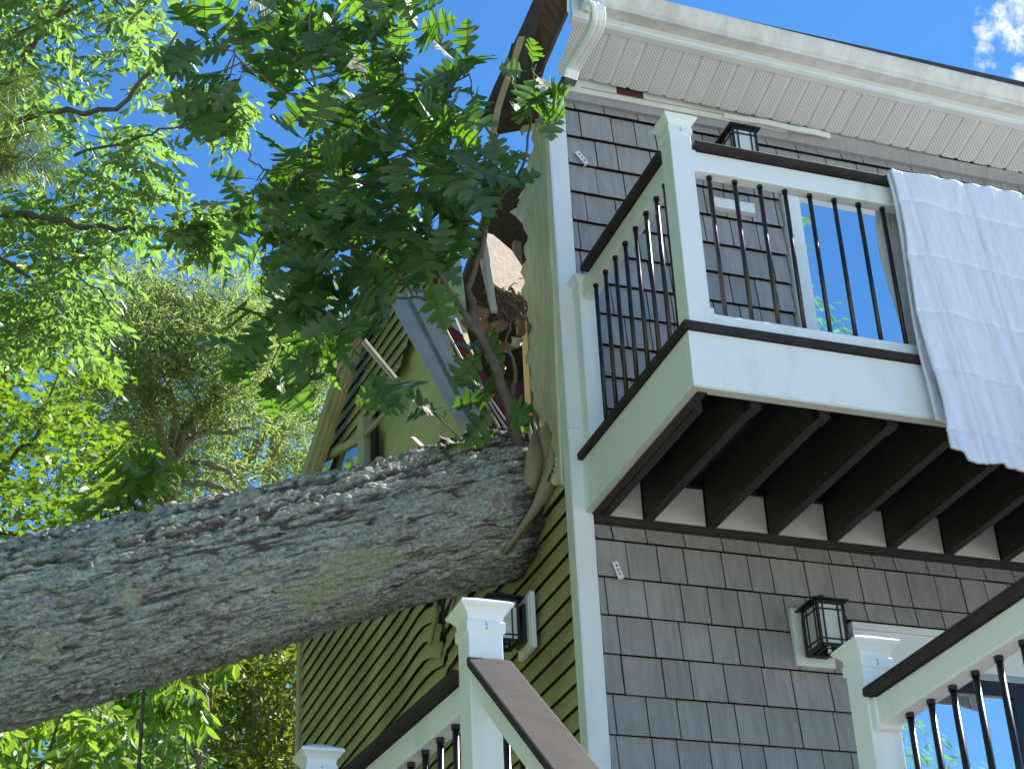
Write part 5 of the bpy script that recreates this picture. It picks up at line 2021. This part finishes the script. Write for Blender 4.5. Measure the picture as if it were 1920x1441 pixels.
# A: leafy tree reaching in at the upper left (nearest)
pA = at(-420, 900, 12.5)
gA = ground_under(pA)
tree('ash_tree', 'tall leafy tree filling the upper left corner, dark twigs against blue sky', gA,
     ([gA, pA, at(-300, 200, 12.5), at(-250, -300, 12.6)], [0.28, 0.22, 0.14, 0.06]),
     [([(-300, 260, 12.5), (-60, 300, 12.0), (70, 60, 11.8), (160, -20, 11.6)], (0.05, 0.008)),
      ([(-60, 400, 12.2), (40, 400, 11.8), (120, 415, 11.6), (240, 430, 11.6), (345, 428, 11.5), (420, 400, 11.5)], (0.035, 0.006)),
      ([(-100, 300, 12.2), (60, 215, 11.9), (220, 205, 11.8), (300, 120, 11.7), (335, 60, 11.7)], (0.03, 0.006)),
      ([(140, 290, 11.7), (250, 265, 11.6), (330, 235, 11.5), (400, 235, 11.5)], (0.012, 0.005)),
      ([(40, 400, 11.8), (100, 480, 11.7), (170, 530, 11.7), (230, 600, 11.7)], (0.012, 0.005)),
      ([(-60, 450, 11.9), (60, 520, 11.8), (110, 590, 11.8)], (0.02, 0.005)),
      ([(-60, 100, 12.0), (200, -10, 11.7), (260, 40, 11.7)], (0.02, 0.004))],
     [([(-500, -250), (340, -250), (330, 10), (300, 40), (280, 80), (330, 70), (335, 200), (315, 210), (300, 300), (320, 460), (270, 490), (215, 480), (240, 560), (200, 700), (120, 640), (0, 660), (-500, 640)], 11.3, 13.4, 10.5),
      ([(335, 380), (410, 370), (445, 430), (400, 470), (340, 440)], 11.4, 12.0, 0.35),
      ([(380, 180), (430, 180), (430, 285), (390, 260)], 11.6, 12.2, 0.45)],
     leaf_template('oval'), 0.088, 9, 0.24, M['ash_leaf'], M['twig'], 2500, droop=0.35, clump=(85, 0.475), individual=300, seed=3)

# B: pine bough at the far left
pine = empty('pine_tree', tuple(ground_under(at(-260, 700, 10.5))), 'pine bough with long hanging needles at the left picture edge', 'tree')
pb = np.array(ground_under(at(-260, 700, 10.5)))
MB().tube([pb, at(-260, 700, 10.5), at(-255, 100, 10.5), at(-250, -300, 10.6)], [0.2, 0.15, 0.1, 0.05], 10).build('trunk', M['grey_bark'], pine, smooth=True)
NP, ND = [], []
rg = np.random.default_rng(5)
for (a, b_) in (((-260, 250, 10.5), (35, 150, 10.2)), ((-260, 350, 10.5), (70, 245, 10.1)), ((-200, 300, 10.5), (95, 300, 10.1)), ((-260, 200, 10.5), (-10, 190, 10.0)), ((-255, 380, 10.5), (15, 300, 10.3))):
    A, B = at(*a), at(*b_)
    MB().tube([A, (A + B) / 2 + np.array([0, 0, 0.05]), B], [0.03, 0.014, 0.004], 6).build('limb', M['twig'], pine, smooth=True)
    for t_ in np.linspace(0.35, 1.0, 15):
        c = A * (1 - t_) + B * t_
        for q in range(55):
            d = (B - A) / np.linalg.norm(B - A) * rg.uniform(0.1, 1.0) + rg.normal(0, 0.42, 3) + np.array([0.05, 0, -0.42])
            NP.append(c + rg.normal(0, 0.035, 3))
            ND.append(d)
NP, ND = np.array(NP), np.array(ND)
o = build_leaf_cloud('needles', leaf_template('needle'), NP, frames(ND, rg.normal(0, 1, (len(NP), 3)) + np.array([0, -1.0, 0.5])), rg.uniform(0.13, 0.23, len(NP)), M['needle'], pine, pb)
tag(o, kind='stuff')

# C: bright yellow-green maple
pC = at(-60, 1500, 15.5)
gC = ground_under(pC)
tree('maple_tree', 'bright yellow-green tree at the left edge above the trunk', gC,
     ([gC, at(-60, 1300, 15.5), at(-40, 900, 15.5), at(20, 600, 15.6)], [0.2, 0.16, 0.1, 0.04]),
     [([(-40, 1000, 15.5), (60, 1000, 15.0), (170, 1000, 14.9)], (0.03, 0.006)), ([(-40, 900, 15.5), (60, 830, 15.2), (110, 700, 15.0)], (0.03, 0.006))],
     [([(-420, 520), (-100, 470), (60, 560), (140, 660), (215, 690), (180, 760), (235, 850), (210, 930), (260, 1000), (200, 1100), (100, 1441), (-420, 1441)], 14.2, 17.2, 1)],
     leaf_template('maple'), 0.085, 7, 0.26, M['maple_leaf'], M['twig'], 3300, droop=0.15, clump=(60, 0.36), individual=300, seed=8, flat=0.8)

# D: large olive tree with bare grey limbs
pD = at(318, 1250, 23)
gD = ground_under(pD)
tree('willow_oak', 'big olive-green tree with crooked grey limbs behind the trunk', gD,
     ([gD, at(318, 1200, 23), at(312, 960, 22.8), at(318, 860, 22.6)], [0.34, 0.3, 0.2, 0.12]),
     [([(315, 880, 22.6), (300, 800, 22.0), (265, 735, 21.6), (225, 715, 21.4)], (0.085, 0.02)),
      ([(318, 870, 22.6), (330, 760, 22.2), (315, 735, 21.8), (270, 705, 21.6)], (0.07, 0.02)),
      ([(318, 860, 22.6), (370, 780, 22.4), (412, 735, 22.0), (400, 705, 21.8), (355, 690, 21.6)], (0.12, 0.02)),
      ([(320, 865, 22.2), (380, 865, 21.6), (430, 885, 21.4), (445, 915, 21.4)], (0.05, 0.02)),
      ([(345, 905, 21.6), (390, 905, 21.5), (430, 920, 21.4)], (0.05, 0.03)),
      ([(312, 960, 22.8), (330, 900, 22.4), (345, 830, 22.2), (420, 790, 22)], (0.10, 0.03)),
      ([(360, 815, 21.8), (430, 810, 21.5), (480, 800, 21.5)], (0.04, 0.015))],
     [([(110, 640), (190, 560), (250, 540), (320, 530), (350, 545), (400, 540), (430, 580), (445, 640), (470, 690), (500, 720), (480, 800), (430, 850), (400, 930), (350, 1000), (250, 960), (110, 900)], 21.5, 26.0, 1.0),
      ([(200, 640), (260, 560), (420, 560), (440, 650), (480, 700), (480, 760), (250, 760)], 21.2, 22.6, 0.45)],
     leaf_template('narrow'), 0.125, 10, 0.42, M['willow_leaf'], M['grey_bark'], 3000, droop=0.25, clump=(46, 0.45), lobes=(84, 0.32, 0.62), seed=12, wind=(0.35, 0, 0.1), flat=0.5, twig_geo=False)

# E: looser tree behind, right of it, sky showing through
pE = at(505, 1250, 28)
gE = ground_under(pE)
tree('willow_oak', 'loose airy tree beside the house corner with sky between its leaves', gE,
     ([gE, at(505, 1200, 28), at(500, 960, 27.5), at(520, 800, 27)], [0.35, 0.3, 0.2, 0.08]),
     [([(430, 960, 26), (450, 880, 26), (500, 810, 26), (550, 720, 26)], (0.15, 0.03)), ([(400, 950, 26), (440, 905, 26), (480, 840, 26)], (0.10, 0.04)), ([(470, 880, 26), (520, 870, 26), (580, 850, 26)], (0.05, 0.015))],
     [([(455, 600), (520, 560), (600, 580), (620, 640), (600, 760), (585, 920), (480, 960), (470, 900), (500, 850), (500, 780), (520, 720), (470, 660)], 24.5, 28.0, 1.0)],
     leaf_template('narrow'), 0.13, 9, 0.45, M['willow_leaf'], M['grey_bark'], 1500, droop=0.2, clump=(50, 0.46), lobes=(36, 0.3, 0.6), seed=21, wind=(0.2, 0, 0.25), flat=0.5, twig_geo=False)

# F: sapling sprigs just above the trunk
pF = at(290, 1250, 10.2)
gF = ground_under(pF)
tree('hickory_sapling', 'broad-leaved sapling poking up just behind the trunk', gF,
     ([gF, at(285, 1100, 10.2), at(250, 940, 10.2)], [0.013, 0.011, 0.007]),
     [([(250, 940, 10.2), (245, 880, 10.2), (240, 840, 10.2)], (0.007, 0.003)), ([(250, 940, 10.2), (275, 900, 10.2), (290, 860, 10.2)], (0.007, 0.003)), ([(250, 940, 10.2), (200, 950, 10.2), (150, 960, 10.2)], (0.007, 0.003))],
     [([(215, 820), (265, 815), (300, 850), (290, 900), (240, 910), (205, 870)], 10.0, 10.5, 0.8), ([(120, 930), (260, 900), (350, 935), (300, 960), (180, 990), (110, 1000)], 10.0, 10.4, 0.9)],
     leaf_template('oval'), 0.125, 5, 0.16, M['hickory_leaf'], M['twig'], 46, droop=0.45, clump=(80, 0.2), individual=230, seed=31)

# G: young trees below the trunk, left
pG = at(60, 1560, 13.0)
gG = ground_under(pG)
tree('hickory_sapling', 'bright broad-leaved sapling under the trunk at the lower left corner', gG,
     ([gG, at(60, 1480, 13.0), at(120, 1330, 13.0)], [0.03, 0.02, 0.006]),
     [([(60, 1480, 13.0), (140, 1400, 13.0), (230, 1330, 13.0)], (0.009, 0.003)), ([(60, 1480, 13.0), (40, 1380, 13.1), (0, 1330, 13.1)], (0.008, 0.003))],
     [([(-60, 1330), (100, 1290), (200, 1290), (265, 1320), (280, 1360), (230, 1400), (240, 1500), (-60, 1500)], 12.7, 14.4, 1.0)],
     leaf_template('oval'), 0.185, 5, 0.27, M['hickory_leaf'], M['twig'], 150, droop=0.5, clump=(60, 0.40), individual=300, seed=37)
pG2 = at(345, 1600, 13.2)
gG2 = ground_under(pG2)
tree('hickory_sapling', 'slim sapling with drooping light leaves under the middle of the trunk', gG2,
     ([gG2, at(350, 1500, 13.2), at(345, 1300, 13.2)], [0.016, 0.010, 0.004]),
     [([(345, 1300, 13.2), (325, 1280, 13.2), (310, 1270, 13.2)], (0.004, 0.002))],
     [([(305, 1270), (350, 1255), (375, 1310), (380, 1345), (340, 1365), (305, 1330)], 13.0, 13.5, 1.0), ([(440, 1220), (475, 1215), (470, 1245), (445, 1240)], 13.2, 13.3, 0.12)],
     leaf_template('oval'), 0.165, 5, 0.2, M['hickory_leaf'], M['twig'], 26, droop=0.8, clump=(60, 0.2), individual=130, seed=41)

# H: woods behind, below the trunk
tree('forest_tree', 'deep blue-green tree in the shade below the trunk', ground_under(at(250, 1500, 24.5)),
     ([ground_under(at(250, 1500, 24.5)), at(250, 1400, 24.5), at(262, 1150, 24.5)], [0.12, 0.10, 0.07]), [],
     [([(60, 1180), (500, 1120), (480, 1250), (400, 1300), (420, 1600), (60, 1600)], 19.5, 24, 1)],
     leaf_template('oval'), 0.13, 7, 0.4, M['dark_leaf'], M['grey_bark'], 1700, droop=0.3, clump=(55, 0.45), lobes=(60, 0.3, 0.55), seed=51, twig_geo=False)
tree('forest_tree', 'dense mixed green tree left of the olive siding below the trunk', ground_under(at(480, 1600, 17.5)),
     ([ground_under(at(500, 1600, 17.5)), at(500, 1500, 17.5), at(470, 1290, 17.4), at(480, 1150, 17.4)], [0.16, 0.14, 0.1, 0.05]),
     [([(490, 1470, 17), (510, 1400, 16.8), (540, 1360, 16.8)], (0.07, 0.03)), ([(470, 1470, 17), (475, 1400, 16.8), (480, 1300, 16.8)], (0.05, 0.02))],
     [([(385, 1290), (420, 1190), (620, 1150), (640, 1600), (400, 1600), (430, 1400)], 16.0, 19.0, 1)],
     leaf_template('oval'), 0.10, 7, 0.32, M['bush_leaf'], M['grey_bark'], 1700, droop=0.3, clump=(48, 0.45), lobes=(70, 0.22, 0.42), seed=57, twig_geo=False)
pw = at(372, 1441, 15)
tree('birch_tree', 'pale slender tree trunk below the fallen trunk with small bright leaves', ground_under(at(360, 1600, 15)),
     ([ground_under(at(350, 1600, 15)), at(362, 1441, 15), at(375, 1380, 15), at(383, 1330, 15), at(386, 1290, 15)], [0.09, 0.062, 0.055, 0.045, 0.03]),
     [([(378, 1370, 15), (400, 1385, 15), (410, 1400, 15)], (0.014, 0.006)), ([(380, 1390, 15), (395, 1410, 15), (400, 1420, 15)], (0.012, 0.006))],
     [([(310, 1360), (360, 1350), (375, 1400), (360, 1500), (310, 1500)], 14.6, 15.6, 1)],
     leaf_template('oval'), 0.09, 6, 0.25, M['ash_leaf'], M['grey_bark'], 90, droop=0.4, clump=(40, 0.3), seed=61, twig_geo=False)
# a further row of woods closing the horizon to the left and behind
for i, (x, y, h_, r_) in enumerate(((-9, 13, 13, 4.0), (-9.5, 6, 15, 4.5), (-10, -1, 15, 4.5), (-11, -9, 14, 4.5), (3, 34, 9, 4.0), (-5, 32, 9, 4.0), (6.5, 27, 8, 3.0))):
    rg2 = np.random.default_rng(100 + i)
    root = empty('forest_tree', (x, y, 0), ['round green tree far left beyond the frame', 'tall green tree left of the house side', 'broad green tree facing the olive side wall', 'green tree left of the stair',
                                            'far green tree hidden behind the house corner', 'far green tree behind the olive tree', 'far green tree behind the loose airy tree'][i], 'tree')
    MB().tube([(x, y, 0), (x + 0.1, y, h_ * 0.4), (x, y + 0.1, h_ * 0.85)], [0.25, 0.2, 0.06], 8).build('trunk', M['grey_bark'], root, smooth=True)
    n = 9000
    uu = rg2.normal(0, 1, (n, 3))
    uu /= np.linalg.norm(uu, axis=1, keepdims=True)
    rr = rg2.uniform(0.55, 1.0, n) * (0.75 + 0.5 * fbm(uu * 2.2 + i * 7, 3, i))
    P = np.array([x, y, h_ * 0.58]) + uu * rr[:, None] * np.array([r_, r_, h_ * 0.44])
    o = build_leaf_cloud('foliage', leaf_template('oval'), P, frames(rg2.normal(0, 1, (n, 3)), rg2.normal(0, 0.6, (n, 3)) + np.array([0, 0, 0.7])), rg2.uniform(0.22, 0.36, n), M['maple_leaf' if i < 4 else 'bush_leaf'], root, np.array([x, y, 0.0]))
    tag(o, kind='stuff')
cx0, cy0, ch = 7.6, -12.0, 24.0
root = empty('spruce_tree', (cx0, cy0, 0), 'tall spruce across the yard, mirrored in the upper window', 'tree')
MB().tube([(cx0, cy0, 0), (cx0, cy0, ch * 0.5), (cx0, cy0, ch)], [0.3, 0.2, 0.03], 8).build('trunk', M['grey_bark'], root, smooth=True)
rg2 = np.random.default_rng(77)
n = 45000
hh = ch * (0.08 + 0.92 * rg2.uniform(0, 1, n) ** 1.3)
whorl = np.round(hh / 0.55) * 0.55
an = rg2.uniform(0, 6.283, n)
rr = (ch - whorl) / ch * 3.2 * np.sqrt(rg2.uniform(0.02, 1, n)) * (0.8 + 0.3 * np.sin(an * 5 + whorl * 3))
P = np.stack([cx0 + rr * np.cos(an), cy0 + rr * np.sin(an), whorl - rr * 0.25 + rg2.normal(0, 0.05, n)], -1)
Dn = np.stack([np.cos(an), np.sin(an), np.full(n, -0.6)], -1) + rg2.normal(0, 0.35, (n, 3))
o = build_leaf_cloud('foliage', leaf_template('narrow'), P, frames(Dn, rg2.normal(0, 0.5, (n, 3)) + np.array([0, 0, 1.0])), rg2.uniform(0.08, 0.16, n), M["dark_leaf"], root, np.array([cx0, cy0, 0.0]))
tag(o, kind='stuff')
print(TREE_INFO, len(bpy.data.objects))
